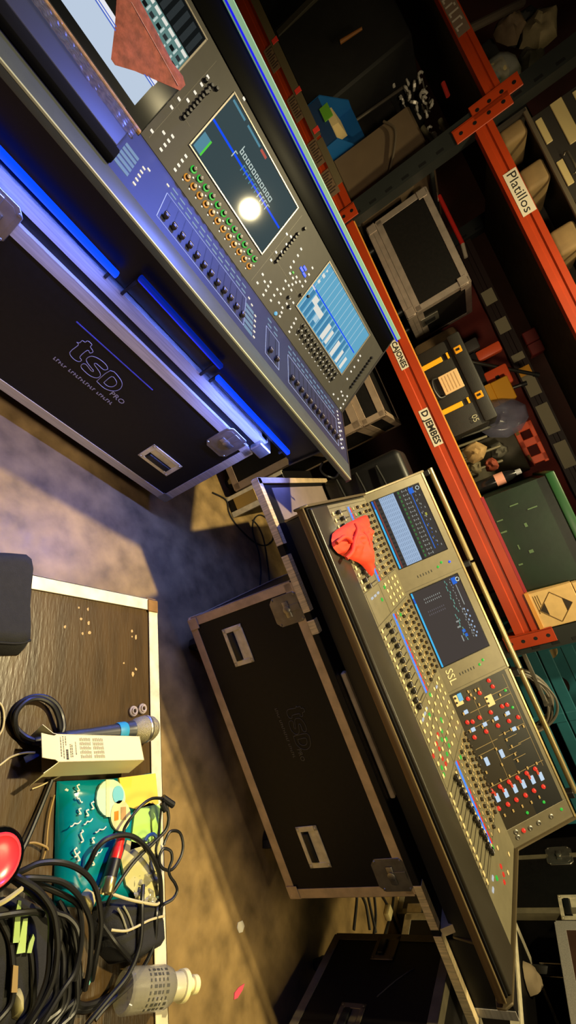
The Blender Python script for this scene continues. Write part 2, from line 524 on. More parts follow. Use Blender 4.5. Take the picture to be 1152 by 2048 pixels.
MB(mat('console_side', (60, 58, 62), .35, .5)).prism([(-.205, .89), (-.204, .912), (.1625, .931), (.447, 1.23), (.525, 1.22), (.525, .66), (.02, .66), (0, .86)], XR-.003, XR+.005, 0).build('side_panel', mx)
# hood's rear lip, reflected light painted as a pale glow, blue light line inside
MB(mat('lip_reflection_glow', (110, 140, 118), .4, emit=(160, 215, 175), es=.35)).box((XL-.2, .434, 1.222), (.175, .446, 1.246), 0, .002).build('rear_strip', mx)
MB(glow('deep_blue', (20, 20, 255), .8)).box((XL-.2, .428, 1.226), (.175, .4335, 1.2315), 0).build('rear_light_line', mx)

# faders
FX = [-.768+i*.026 for i in range(12)]+[-.348, -.314]+[-.229+i*.0274 for i in range(12)]
FT = [.145+(.004 if i % 3 == 0 else -.003)*(i % 2) for i in range(len(FX))]
scatter(mx, 'fader_slot', [BLACK], lambda mb: mb.box((-.0014, -.062, 0), (.0014, .062, .0005), 0), [P1(u, .19) for u in FX])
def cap(mb): mb.box((-.0065, -.011, .003), (.0065, .011, .013), 0, .003, 2).box((-.006, -.0008, .013), (.006, .0008, .0133), 1).box((-.0012, -.003, -.002), (.0012, .003, .004), 2)
scatter(mx, 'fader_cap', [mat('dark_brown_fader_cap', (40, 32, 28), .35), PRINT, STEEL], cap, [P1(u, t) for u, t in zip(FX, FT)])
# lit scribble labels above each fader, and label blocks
def lab(mb): mb.box((-.0095, -.004, 0), (.0095, .004, .0012), 0, .0004)
scatter(mx, 'scribble_label', [LCD], lab, [P1(u, .285) for u in FX]+[P1(u, .318) for u in FX])
def bar(mb): mb.box((-.018, -.0085, 0), (.018, .0085, .0012), 0, .0004)
scatter(mx, 'bank_display', [LCD], bar, [P1(-.887, .128+k*.0275) for k in range(5)]+[P1(-.447, .118+k*.029) for k in range(5)])
# keys on the fader panel
K1 = [P1(-.852, .125+k*.027) for k in range(5)]+[P1(-.421, .118+k*.029) for k in range(5)]+[P1(-.842, .255), P1(-.455, .285), P1(-.44, .268), P1(-.79, .30)]
K1 += [P1(.113, .12+k*.023) for k in range(10)]+[P1(.128, .135+k*.046) for k in range(4)]
K2 = []
def px2(l, x0, y0, k=3.84): return [P2(*A2.on(x0+x/k, y0+y/k)) for x, y in l]
K2 += px2([(590, 48), (680, 60), (748, 88), (718, 122), (690, 155), (660, 190), (850, 240), (822, 275), (795, 310), (768, 345)], 150, 250)
K2 += px2([(545, 270), (583, 210), (627, 207), (663, 150), (697, 90), (665, 70), (480, 380), (440, 445), (495, 435), (540, 438), (522, 470), (505, 503), (485, 537), (592, 495), (568, 540), (618, 530), (543, 580), (605, 597), (632, 635), (665, 605), (715, 597), (690, 640), (625, 672), (612, 702), (655, 430), (640, 490), (680, 465), (708, 457), (700, 500), (688, 562), (735, 440), (765, 435), (712, 408), (740, 400), (690, 372), (695, 325), (718, 282), (750, 235), (808, 432), (835, 380), (862, 330), (785, 470), (735, 720), (720, 755), (700, 785), (685, 820), (775, 185)], 400, 450)
K2 += px2([(720, 760), (165, 825), (222, 762), (290, 772), (345, 712), (395, 650), (443, 592)], 300, 0)
K2 += px2([(675, 375), (710, 350), (745, 355), (730, 385), (715, 415), (695, 445), (700, 320), (640, 340), (745, 222), (775, 165), (800, 130), (830, 80), (845, 45)], 500, 700)
def key(mb): mb.box((-.0042, -.0032, 0), (.0042, .0032, .0024), 0, .0008)
scatter(mx, 'lit_key', [LED], key, K2+K1)
def kn(c=None):
    def f(mb):
        mb.lathe([(.0092, 0), (.0092, .002), (.0075, .003)], 14, 1)
        mb.lathe([(.0058, .002), (.0058, .010), (.0048, .0125), (0, .0128)], 12, 0)
        mb.box((-.0006, .001, .0126), (.0006, .005, .0131), 2)
    return f
EU = [-.764+i*.0245 for i in range(12)]
scatter(mx, 'encoder', [BLACK, GREEN, PRINT], kn(), [P2(u, .066) for u in EU], label='green lit rotary encoder')
scatter(mx, 'encoder', [mat('amber_knob', (90, 58, 20), .35), ORANGE, PRINT], kn(), [P2(u, .036) for u in EU], label='orange lit rotary encoder')
BU = [-.222+i*.0216 for i in range(12)]
scatter(mx, 'encoder', [BLACK, mat('dark_base', (30, 29, 27), .5), PRINT], kn(), [P2(u, t) for t in (.074, .050) for u in BU])
scatter(mx, 'encoder_key', [LED], lambda mb: mb.box((-.002, -.0015, 0), (.002, .0015, .0015), 0), [P2(u-.004, .022) for u in EU]+[P2(u+.011, .051) for u in EU]+[P2(u, .034) for u in BU]+[P2(u+.009, .062) for u in BU])
# columns of small dark meter knobs and single knobs
def sk(mb): mb.lathe([(.0055, 0), (.005, .009), (.004, .0105), (0, .0106)], 10)
KC = [(-.852, .125+k*.0135) for k in range(10)]+[(-.437, .125+k*.0135) for k in range(10)]+[(.118, .10+k*.0155) for k in range(11)]
KC += [(-.33, .09), (-.308, .072), (-.275, .155), (-.30, .134), (-.43, .28), (-.85, .225), (-.868, .24), (-.84, .255)]
scatter(mx, 'small_knob', [BLACK], sk, [P2(u, t) for u, t in KC])
scatter(mx, 'blue_key', [BLUE], lambda mb: mb.box((-.009, -.005, 0), (.009, .005, .003), 0, .001), [P2(-.345, .205), P2(-.333, .19), P2(-.352, .192)], label='blue lit key')
scatter(mx, 'touch_key', [CYAN], lambda mb: mb.lathe([(.006, 0), (.006, .004), (.004, .006), (0, .006)], 12), [P2(*A2.on(551, 627))], label='pale blue lit round key')
scatter(mx, 'green_key', [GREEN], key, [P2(*A2.on(586, 545))], label='green lit key')

BEZ = mat('silver_screen_bezel', (135, 130, 124), .35, .5)
def screen(t, u0, t0, u1, t1, tiles, back, PM, bez=.005, bm=None, extra=None):
    """tiles (u0, t0, u1, t1, layer, glow) in 0..1 of the lit area"""
    m = MB(bm or BEZ); m.X = PM
    for a, b in (((u0-bez, t0-bez), (u1+bez, t0)), ((u0-bez, t1), (u1+bez, t1+bez)), ((u0-bez, t0), (u0, t1)), ((u1, t0), (u1+bez, t1))):
        m.box((*a, 0), (*b, .0035), 0, .0008)
    f = m.build('screen_bezel', t)
    mats = [back]; m = MB(back); m.X = PM
    m.box((u0, t0, -.001), (u1, t1, .0008), 0)
    for a, b, c, d, ly, g in tiles:
        if g not in m.mats: m.mats.append(g)
        m.tile(u0+(u1-u0)*a, t0+(t1-t0)*b, u0+(u1-u0)*c, t0+(t1-t0)*d, .0008+.00025*ly, m.mats.index(g), .0002)
    if extra: extra(m)
    o = m.build('screen', t, 0)
    return o

def lit(name, col, s, rough=.035):
    return mat('screen_'+name, (6, 7, 8), rough, emit=col, es=s, spec=.6)
SLATE = lit('slate', (58, 74, 78), .9)
g1, g2, g3, g4, g5 = lit('blue_line', (20, 75, 235), 1.1), lit('pale_text', (205, 222, 215), .8), lit('cyan_tab', (95, 150, 170), .8), lit('red_tag', (200, 95, 80), .8), lit('green_tab', (90, 215, 70), .9)
tl = [(0, .50, .97, .525, 1, g1), (.02, .03, .10, .20, 1, g3), (.085, .01, .10, .20, 2, g5)]
r2 = random.Random(3)
tl = [(0, .49, .985, .525, 1, g1), (.03, .34, .17, .455, 1, g3), (.03, .325, .185, .345, 2, g5)]
tl = [(0, .495, .985, .53, 1, g1), (.02, .27, .12, .47, 1, g3), (.10, .02, .118, .27, 2, g5), (.02, .02, .10, .27, 1, g3)]
tl = [(0, .495, .985, .53, 1, g1), (.012, .035, .085, .30, 1, g3), (.085, .035, .1, .30, 2, g5)]
x = .30
for i in range(11):            # illegible name in pale strokes, two lines
    w = .028+.010*r2.random()
    tl += [(x, .60, x+.008, .60+.075+.05*(i == 0), 2, g2), (x, .60, x+w, .616, 2, g2), (x+w-.008, .60, x+w, .675, 2, g2), (x, .66, x+w*.8, .675, 2, g2)]
    x += w+.011
x = .27
for i in range(13):
    w = .024+.012*r2.random()
    if i not in (1, 2): tl += [(x, .45, x+.008, .56, 3, g2 if i in (0, 9, 10, 11, 12) else g3), (x, .548, x+w, .562, 3, g2 if i in (0, 9, 10, 11, 12) else g3)]
    x += w+.01
tl += [(.02, .93, .18, .965, 1, g3), (.22, .93, .40, .965, 1, g3), (.42, .92, .50, .965, 1, g4)]
screen(mx, -.803, .099, -.489, .297, tl, SLATE, A2.M)
SKY = lit('sky', (98, 165, 196), 1.0)
h1, h2, h3 = lit('col_line', (180, 210, 225), .9), lit('column_dark', (70, 135, 175), .9), lit('panel_white', (230, 228, 218), .95)
tl = [(0, .475, .97, .50, 2, g1)]
for i in range(13): tl += [(.07*i+.03, .0, .07*i+.036, 1, 1, h1)]
for i in range(12): tl += [(.07*i+.04, .02, .07*i+.085, .46, 1, h2)]
tl += [(.10, .30, .17, .44, 3, h3), (.17, .24, .32, .36, 3, h3), (.24, .12, .30, .24, 3, h1), (.44, .05, .50, .36, 3, h3), (.53, .06, .57, .34, 3, h3), (.68, .02, .73, .34, 3, h3), (.80, .03, .84, .3, 3, h3), (.90, .03, .94, .28, 3, h3),  # white windows at left; the other low bars are reflections painted as lit tiles
       (.0, .46, .06, .49, 3, h3), (.02, .60, .05, .66, 3, h3), (.02, .74, .06, .80, 3, h3), (.03, .86, .05, .9, 3, h3)]
screen(mx, -.286, .099, .042, .302, tl, SKY, A2.M)
# left screen with its channel page
TEAL = lit('teal', (110, 150, 145), .7); DK = lit('near_black', (14, 18, 20), .8); dk2 = lit('grey_col', (46, 52, 54), .8)
tl = [(0, .66, 1, 1, 1, DK)]
for i in range(15):
    a = i/15
    tl += [(a+.012, .68, a+.05, .97, 2, dk2), (a+.005, .60, a+.055, .645, 2, h3)]
    tl += [(a+.006, .05+.11*k, a+.04, .05+.11*k+.05, 2, DK if (i+k) % 2 else dk2) for k in range(5)]
    tl += [(a+.045, .05+.11*k, a+.058, .05+.11*k+.08, 2, g2) for k in range(5)]
screen(mx, -1.237, .099, -.922, .302, tl, TEAL, A2.M)

# ------------------------------------------------------------------ things lying on the left console
bd = MB(mat('blue_grey_plastic_board', (40, 43, 66), .5)); bd.X = A1.M
bd.box((-1.42, .135, .012), (-.915, .30, .02), 0, .003, 2)
solo(bd, 'plastic_board', 'blue grey board covering the left end of the faders under the tablet', 'board', FA.M)
fm = MB(mat('black_board_shadow', (7, 7, 8), .95, spec=.1)); fm.X = A1.M  # shadow of the board painted as a solid black strip
fm.box((-1.42, .078, .002), (-.905, .132, .02), 0, .004, 2)
solo(fm, 'board_shadow_strip', 'long black strip standing for the board shadow behind the pale armrest at left', 'shadow strip', FA.M)
bw = MB(mat('clear_bubble_wrap', (84, 76, 84), .25, alpha=.4, nz=.6, ns=120)); bw.X = A1.M
def bwf(a, b):
    u, t = -1.42+a*.515, .225+b*.078
    return V((u, t, .022+.004*abs(math.sin(u*180))*abs(math.sin(t*180))+.006*noise.noise((u*14, t*20, 0))))
bw.grid(bwf, 90, 22)
solo(bw, 'bubble_wrap', 'crinkled clear bubble wrap sheet lying in front of the tablet', 'packaging', FA.M)
wb = MB(mat('raw_wood_strip', (150, 112, 58), .6, nz=.25, ns=12, stretch=(.3, 8, 8))); wb.X = A1.M
wb.box((-1.42, .306, .012), (-.897, .318, .022), 0, .002)
solo(wb, 'wooden_batten', 'thin pale wooden batten along the front of the tablet', 'batten', FA.M)
tb = thing('tablet', 'large dark framed tablet with pale screen leaning over the left console screen', 'tablet', FA.M)
m = MB(mat('charcoal_tablet_frame', (10, 13, 14), .3, spec=.1)); m.X = A2.M
m.box((-1.42, -.022, .006), (-.895, .172, .018), 0, .004, 2); m.build('frame', tb)
PALE = lit('pale_page', (192, 208, 228), .95); pb = lit('page_blue', (80, 110, 205), .9); pw = lit('page_white', (235, 236, 245), .95)
m = MB(PALE, pb, pw, DK); m.X = A2.M
m.box((-1.40, .022, .0178), (-.937, .092, .0186), 0)
m.tile(-1.40, .092, -.935, .108, .0178, 2, .0008); m.tile(-1.40, .088, -.937, .091, .0186, 1, .0003); m.tile(-1.40, .0945, -.935, .097, .0186, 1, .0003)
m.build('screen', tb, 0)
m = MB(BLACK); m.X = A2.M
m.box((-1.40, -.009, .018), (-.945, -.001, .0195), 0, .001); m.build('button_bar', tb)
ck = MB(mat('salmon_reflection', (128, 66, 58), .8, nz=.35, ns=70, bump=.3, bs=240), mat('pale_reflection_line', (190, 140, 130), .8)); ck.X = A2.M  # pink reflection in the tablet glass, built as a thin raised sheet
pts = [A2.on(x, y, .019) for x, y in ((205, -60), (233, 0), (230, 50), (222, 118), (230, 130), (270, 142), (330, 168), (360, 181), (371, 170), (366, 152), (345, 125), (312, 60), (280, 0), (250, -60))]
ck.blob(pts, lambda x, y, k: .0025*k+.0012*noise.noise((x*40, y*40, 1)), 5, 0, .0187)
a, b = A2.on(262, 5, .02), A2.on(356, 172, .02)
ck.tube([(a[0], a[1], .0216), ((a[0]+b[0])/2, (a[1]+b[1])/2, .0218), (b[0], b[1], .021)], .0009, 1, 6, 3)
solo(ck, 'cloth', 'salmon pink sheet standing for a reflection across the top corner of the tablet', 'cloth', FA.M)  # no real cloth, only the pink reflection in the tablet glass

# blue led tubes under the front of the left console
for nm, a, b, w, s in (('led_tube', -1.5, -.735, .697, 1.6), ('led_tube', -.70, -.362, .742, .25), ('led_tube', -.345, .083, .706, 1.3)):
    g = mat('blue_led_%d' % (w*1000), (20, 40, 160), .3, emit=(6, 62, 255), es=s)
    m = MB(g); m.box((a, -.012, w-.0085), (b, .008, w+.0085), 0, .004, 2)
    lb = {1.6: 'long bright blue light tube at the left end of the left case front', .25: 'dim deep blue light tube in the middle under the left console', 1.3: 'bright blue light tube at the right end of the left case'}[s]
    t = thing('led_tube', lb, 'light', FA.M, None)
    m.build('lens', t)
    for q in (a, b-.02):
        e = MB(BLACK); e.box((q, .004, w-.036 if s != .25 else w-.08), (q+.008, .012, w-.008), 0); e.build('clip', t)
# cable with clip hanging at the right end under the armrest
tk = MB(RUBBER); tk.tube([FA.on_v(*p, -.12) for p in ((645, 925), (641, 938), (650, 950), (668, 955), (678, 945))], .004)
solo(tk, 'cable', 'short cable loop hanging under the right corner of the left console', 'cable', FA.M)
# ------------------------------------------------------------------ right console
B1 = Panel(FB, (-.1625, .825), (.366, .873))
B2 = Panel(FB, (.366, .873), (.51, 1.104))
def Q1(u, t, n=0): return B1.M @ T((u, t, n))
def Q2(u, t, n=0): return B2.M @ T((u, t, n))
def q1l(l, x0, y0, k=3.84, n=0): return [Q1(*B1.on(x0+x/k, y0+y/k), n) for x, y in l]
def q2l(l, x0, y0, k=3.84, n=0): return [Q2(*B2.on(x0+x/k, y0+y/k), n) for x, y in l]
BEIGE = mat('warm_grey_console_paint', (112, 104, 84), .4, .25, nz=.06, ns=40)
BEIGED = mat('darker_console_paint', (88, 82, 66), .42, .25, nz=.06, ns=40)
FADB = mat('sand_fader_panel', (120, 113, 90), .42, .2, nz=.08, ns=30)
FXB = mat('dark_effects_panel', (44, 38, 28), .4, .1)
GOLD = mat('pale_gold_rail', (196, 176, 128), .3, .7)
RL, RRt = -.203, 1.255
mb_ = thing('mixing_console', 'right mixing console with two slanted dark screens and a black panel of lit red keys', 'mixing console', FB.M)
MB(mat('console_dark_body', (17, 17, 19), .4)).prism([(-.15, .795), (-.15, .82), (.366, .87), (.508, 1.10), (.54, 1.09), (.54, .66), (.02, .66), (0, .78)], RL+.006, RRt-.006, 0).build('body', mb_)
m = MB(mat('tan_front_rail', (112, 90, 62), .35, .4)); m.box((RL, -.172, .794), (RRt-.01, -.158, .818), 0, .004, 2).build('front_rail', mb_)
m = MB(GOLD); m.box((RL+.004, -.1735, .8165), (RRt-.014, -.170, .8195), 0).build('rail_edge', mb_)
m = MB(mat('charcoal_armrest_leather', (50, 46, 38), .32, bump=.1, bs=300)); m.X = B1.M
m.box((RL+.01, .018, -.012), (RRt-.004, .143, .006), 0, .006, 3); m.build('armrest', mb_)
m = MB(FADB, BEIGED, BLACK); m.X = B1.M
m.box((RL+.012, .145, -.012), (RRt-.012, .529, 0), 0, .001)
TILES = ((-.172, .118), (.245, .535), (.785, 1.075))
for a, b in TILES:
    for u in (a-.008, b+.004): m.tile(u, .15, u+.003, .52, 0, 1, .0005)
    m.tile(a, .300, b, .303, 0, 1, .0005); m.tile(a, .345, b, .347, 0, 1, .0005)
for a, b in ((.128, .236), (.545, .775)):
    for t in (.16, .30, .42): m.tile(a, t, b, t+.003, 0, 1, .0005)
for p, q in (((.64, .16), (.56, .50)), ((.70, .16), (.70, .5))):
    a = math.atan2(q[1]-p[1], q[0]-p[0]); L_ = math.hypot(q[0]-p[0], q[1]-p[1])
    m.box((0, -.0015, 0), (L_, .0015, .0006), 1, M=T((*p, 0)) @ RZ(a))
m.build('control_surface', mb_)
# slanted upper part
m = MB(BEIGE, BEIGED, BLACK); m.X = B2.M
m.box((RL, -.004, -.014), (.655, .272, 0), 0, .002)
m.box((1.182, -.004, -.014), (RRt, .272, 0), 0, .002)
m.box((.655, .252, -.014), (1.182, .272, 0), 0)
for u in (.224, .642): m.tile(u, 0, u+.002, .272, 0, 1, .0004)
m.build('meter_bridge', mb_)
m = MB(FXB, mat('fx_line', (150, 128, 84), .5), BLACK); m.X = B2.M
m.box((.655, -.004, -.016), (1.182, .252, -.001), 0)
W_ = -.001
for t in (.085, .236): m.tile(.668, t, 1.04, t+.0012, W_, 1, .0005)
for u, a, b in ((.745, .05, .235), (.80, .012, .11), (.875, .012, .11), (.90, .012, .085), (.868, .12, .17), (.868, .19, .235), (1.02, .004, .245), (.72, .145, .235), (.95, .10, .16), (.925, .18, .235)): m.tile(u, a, u+.0018, b, W_, 1, .0005)
for u in (.89, .93, .97): m.tile(u, .135, u+.0018, .19, W_, 1, .0005)
m.build('effects_panel', mb_)
m = MB(GOLD); m.X = B2.M
m.box((RL, .266, -.012), (.652, .276, .003), 0, .002).build('top_edge', mb_)
m = MB(GOLD); m.X = B2.M
m.box((.66, .266, -.012), (RRt, .276, .003), 0, .002).build('top_edge', mb_)
for a, b in ((-.205, .214), (.225, .68), (.69, 1.19)):
    m = MB(GOLD); m.cyl((a, .55, 1.136), (b, .55, 1.136), .011, 0, 12); m.build('rear_rail', mb_)
for u in (-.19, .22, .685, 1.18):
    m = MB(BLACK); m.box((u-.012, .515, 1.085), (u+.012, .548, 1.132), 0, .003); m.build('rail_bracket', mb_)
for s, u in ((-1, RL), (1, RRt)):
    m = MB(mat('bronze_side', (96, 84, 62), .35, .4))
    m.prism([(-.176, .788), (-.176, .812), (-.16, .832), (.366, .882), (.505, 1.115), (.525, 1.108), (.545, 1.08), (.545, .655), (.02, .655), (-.01, .775)], u-.004, u+.004, 0, 0, .002)
    m.build('side_cheek', mb_)

# screens
GREYS = lit('warm_grey_screen', (72, 66, 60), .8); BRT = lit('pale_block', (150, 172, 200), 1.1)
cy, rd, gn = lit('cyan_bar', (70, 185, 240), 1.0), lit('dull_red', (150, 70, 62), .8), lit('soft_green', (70, 130, 70), .8)
lg = lit('light_glyph', (165, 170, 165), .8); bl = lit('screen_blue', (50, 110, 220), .9); dkc = lit('dark_cell', (52, 50, 52), .8); tq = lit('aqua', (110, 175, 160), .8)
tl = [(0, 0, 1, .035, 1, cy), (0, .0, .12, .035, 2, bl), (0, .055, 1, .075, 1, rd), (0, .16, 1, .47, 1, BRT), (0, .47, 1, .53, 1, dkc)]
for i in range(16):
    a = i/16
    tl += [(a+.01, .085, a+.035, .14, 2, dkc), (a+.008, .545, a+.045, .575, 2, gn), (a+.01, .63, a+.04, .645, 2, lg), (a+.025, .66, a+.032, .70, 2, lg), (a+.01, .715, a+.042, .73, 2, lg)]
    tl += [(a+.006, .18+.035*k, a+.05, .187+.035*k, 2, lit('block_line', (112, 132, 160), .8)) for k in range(8)]
    if i < 15: tl += [(a+.02, .79, a+.05, .80, 2, bl), (a+.02, .83+.05*(i % 3), a+.045, .845+.05*(i % 3), 2, lg), (a+.01, .86, a+.03, .87, 2, bl if i > 8 else lg)]
tl += [(0, .785, .93, .80, 1, bl), (.02, .76, .10, .86, 3, bl), (.42, .885, .46, .92, 2, lit('yellow', (190, 190, 80), .8))]
def ring(cx, ct):
    def f(mb):
        if g2 not in mb.mats: mb.mats.append(g2)
        mb.tube([(cx+.0075*math.cos(k*PI/4), ct+.0075*math.sin(k*PI/4), .0016) for k in range(8)], .0016, mb.mats.index(g2), 5, 2, True)
    return f
screen(mb_, -.163, .0165, .131, .237, tl, GREYS, B2.M, .003, mat('black_screen_bezel', (16, 15, 14), .3), ring(-.148, .226))
GREY2 = lit('brown_grey_reflection', (74, 66, 62), .85)  # brown grey reflection on the glass put into the screen's own glow
tl = [(0, 0, 1, .035, 1, cy), (.07, 0, .14, .035, 2, bl)]
for k in range(9):
    for j in range(2): tl += [(.125+.045*j, .20+.04*k, .145+.045*j, .213+.04*k, 1, lg), (.29+.045*j, .18+.04*k, .31+.045*j, .193+.04*k, 1, lit('dim_glyph', (110, 104, 110), .8))]
for i in range(22):
    a = .02+i*.037
    tl += [(a, .70+.02*math.sin(i*1.9)-.05*(i > 11), a+.03, .715+.02*math.sin(i*1.9)-.05*(i > 11), 1, tq)]
    tl += [(a, .80+.012*math.cos(i*2.3), a+.02, .812+.012*math.cos(i*2.3), 1, lg)]
    if i > 10: tl += [(a+.01, .86+.03*math.cos(i*3.1), a+.034, .885+.03*math.cos(i*3.1), 1, BRT), (a+.01, .82+.02*math.sin(i*2.2), a+.03, .832+.02*math.sin(i*2.2), 1, lg)]
tl += [(.55, .60, .57, .66, 1, lg), (.62, .58, .64, .64, 1, lg), (.68, .64, .72, .70, 1, bl), (.74, .66, .78, .71, 1, bl), (.74, .58, .82, .60, 1, lg), (.02, .84, .11, .93, 2, bl), (.12, .88, .4, .895, 1, lg)]
screen(mb_, .239, .0165, .546, .233, tl, GREY2, B2.M, .003, mat('black_screen_bezel', (16, 15, 14), .3), ring(.258, .224))
m = MB(mat('raised_letter', (226, 208, 165), .4)); m.text('SSL', .044, Q2(.592, .036, .0008), 0, .001); m.build('lettering', mb_)
# vents and lit dots between the screens
D1 = [(u, t) for u in (.188, .598) for t in [.075+.0125*k for k in range(6)]]
scatter(mb_, 'vent_slot', [BLACK], lambda mb: mb.box((-.005, -.0016, 0), (.005, .0016, .0008), 0), [Q2(u, t) for u, t in D1])
gd = lambda mb: mb.lathe([(.0055, 0), (.0045, .003), (0, .0038)], 12)
scatter(mb_, 'green_lamp', [GREEN], gd, q2l([(600, 897), (625, 862)], 720, 900)+q2l([(420, 110), (445, 75), (618, 310), (673, 440)], 850, 1300)+q2l([(778, 97), (905, 15), (1040, 70)], 852, 1600), label='green indicator lamp')
scatter(mb_, 'blue_lamp', [BLUE], gd, q2l([(688, 857)], 720, 900), label='blue indicator lamp')

# effects panel keys
KW = glow('white_display', (205, 228, 250), .85)
def dsp(a, b): return lambda mb: mb.box((-a*1.12, -b*1.12, -.001), (a*1.12, b*1.12, .0022), 0, .001)
scatter(mb_, 'small_display', [KW], dsp(.0065, .0075), q2l([(315, 475), (370, 610), (460, 570), (547, 525), (635, 485), (685, 605)], 850, 1300))
scatter(mb_, 'tall_display', [KW], dsp(.0135, .007), q2l([(475, 855), (590, 795)], 850, 1300)+q2l([(825, 750), (890, 715), (960, 680), (1025, 645), (1095, 612)], 780, 1400)+q2l([(892, 970)], 850, 1300))
CREAM = mat('cream_key_plate', (222, 198, 150), .4)
def plate(mb):
    mb.box((-.021, -.0165, -.001), (.021, .0165, .0015), 0, .0015)
    for x, y in ((-.012, -.009), (.006, -.010)): mb.lathe([(.004, .0015), (.004, .0045), (0, .005)], 10, 1, T((x, y, 0)))
scatter(mb_, 'key_plate', [CREAM, BLACK], plate, q2l([(255, 385), (497, 388)], 850, 1300))
scatter(mb_, 'touch_display', [CYAN], dsp(.013, .008), q2l([(268, 360)], 850, 1300, n=.002))
rk = lambda mb: mb.lathe([(.008, -.001), (.007, .005), (.005, .0065), (0, .0068)], 12)
RP = q2l([(490, 235), (520, 280), (420, 330), (330, 375), (592, 432), (630, 420), (505, 478), (420, 518), (325, 555), (365, 550), (380, 670), (470, 625), (560, 580), (645, 545), (715, 515), (510, 1082), (575, 1048), (645, 1012), (710, 980), (780, 945), (845, 912)], 850, 1300)
RP += q2l([(835, 832), (905, 800), (970, 765), (1040, 730), (1105, 695), (1025, 1000)], 780, 1400)+q2l([(908, 1048)], 850, 1300)
scatter(mb_, 'red_key', [RED], rk, RP, label='lit red key')
ok_ = lambda mb: mb.box((-.008, -.004, -.001), (.008, .004, .003), 0, .001)
scatter(mb_, 'orange_key', [glow('orange_red', (245, 90, 50), .8)], ok_, q2l([(805, 720), (868, 690), (935, 655), (1000, 620), (1070, 590)], 780, 1400)+q2l([(865, 940)], 850, 1300), label='lit orange key')
scatter(mb_, 'tan_key', [mat('tan_key', (176, 150, 100), .4)], lambda mb: mb.box((-.0055, -.0035, -.001), (.0055, .0035, .003), 0, .001),
        q2l([(330, 320), (385, 310), (350, 345), (410, 300), (575, 345), (415, 420), (380, 370), (295, 490), (345, 625), (440, 590), (520, 545), (615, 500), (660, 610), (715, 600), (755, 585), (515, 1030), (580, 1000), (648, 968), (717, 938), (785, 905), (855, 870), (430, 825), (545, 760), (590, 880), (470, 940), (665, 740), (690, 800), (710, 850), (610, 640), (625, 690)], 850, 1300)+q2l([(880, 885), (945, 850), (1015, 815), (1085, 785), (1145, 745)], 780, 1400))
scatter(mb_, 'jack_socket', [STEEL, BLACK], lambda mb: mb.lathe([(.009, -.001), (.009, .002), (.006, .003), (.0055, .001)], 14, 0).lathe([(.0055, .0005), (0, .0006)], 12, 1), q2l([(690, 245), (705, 285), (800, 215), (865, 175), (960, 125)], 852, 1600))

# faders, light strips and encoder rows of the three tiles
FU = [a+.0245*i for a in (-.158, .258, .798) for i in range(12)]
FTb = [.19+.03*(.5+.5*math.sin(i*1.7)) for i in range(12)]+[.225-.0035*i+.012*(i % 2) for i in range(12)]+[.25+.0025*i+.008*(i % 2) for i in range(12)]
scatter(mb_, 'fader_slot', [mat('slot_dark', (44, 38, 26), .6)], lambda mb: mb.box((-.002, -.07, 0), (.002, .07, .0006), 0), [Q1(u, .2245) for u in FU])
def capb(mb): mb.box((-.0075, -.012, .003), (.0075, .012, .014), 0, .003, 2).box((-.007, -.001, .014), (.007, .001, .0144), 1).box((-.0013, -.003, -.002), (.0013, .003, .004), 2)
scatter(mb_, 'fader_cap', [mat('black_fader_cap', (28, 24, 19), .35), PRINT, STEEL], capb, [Q1(u, t) for u, t in zip(FU, FTb)])
scatter(mb_, 'cream_key', [CREAM], lambda mb: mb.box((-.007, -.005, 0), (.007, .005, .004), 0, .001), [Q1(u+.004, t+.028) for u, t in zip(FU, FTb)]+[Q1(u, .167) for u in FU])
ST = []; SR = []
for i, u in enumerate(FU):
    ST.append(Q1(u, .319)); 
    if i % 12 not in (1, 2, 3) or i < 12: SR.append(Q1(u+.003, .334))
scatter(mb_, 'blue_name_strip', [glow('blue_strip', (60, 135, 255), 1.2)], lambda mb: mb.box((-.0112, -.006, 0), (.0112, .006, .0022), 0, .0006), ST, label='blue lit name strip')
scatter(mb_, 'red_mute_key', [RED], lambda mb: mb.box((-.009, -.0042, 0), (.009, .0042, .0025), 0, .0008), SR, label='red lit key')
def enc(mb): mb.lathe([(.0072, 0), (.0068, .004), (.0056, .011), (.0045, .0122), (0, .0124)], 12, 0).lathe([(.0092, 0), (.009, .002)], 14, 1)
EN = [Q1(u, t) for u in FU for t in (.395, .468, .512)]
scatter(mb_, 'encoder', [mat('dark_olive_knob', (46, 38, 24), .4), mat('tan_ring', (170, 146, 100), .4)], enc, EN)
scatter(mb_, 'small_key', [mat('sand_key', (188, 166, 120), .4), BLACK], lambda mb: mb.box((-.0055, -.0035, 0), (.0055, .0035, .003), 0, .001).box((.006, -.0025, 0), (.0085, .0025, .001), 1), [Q1(u, t) for u in FU for t in (.36, .425, .445)])
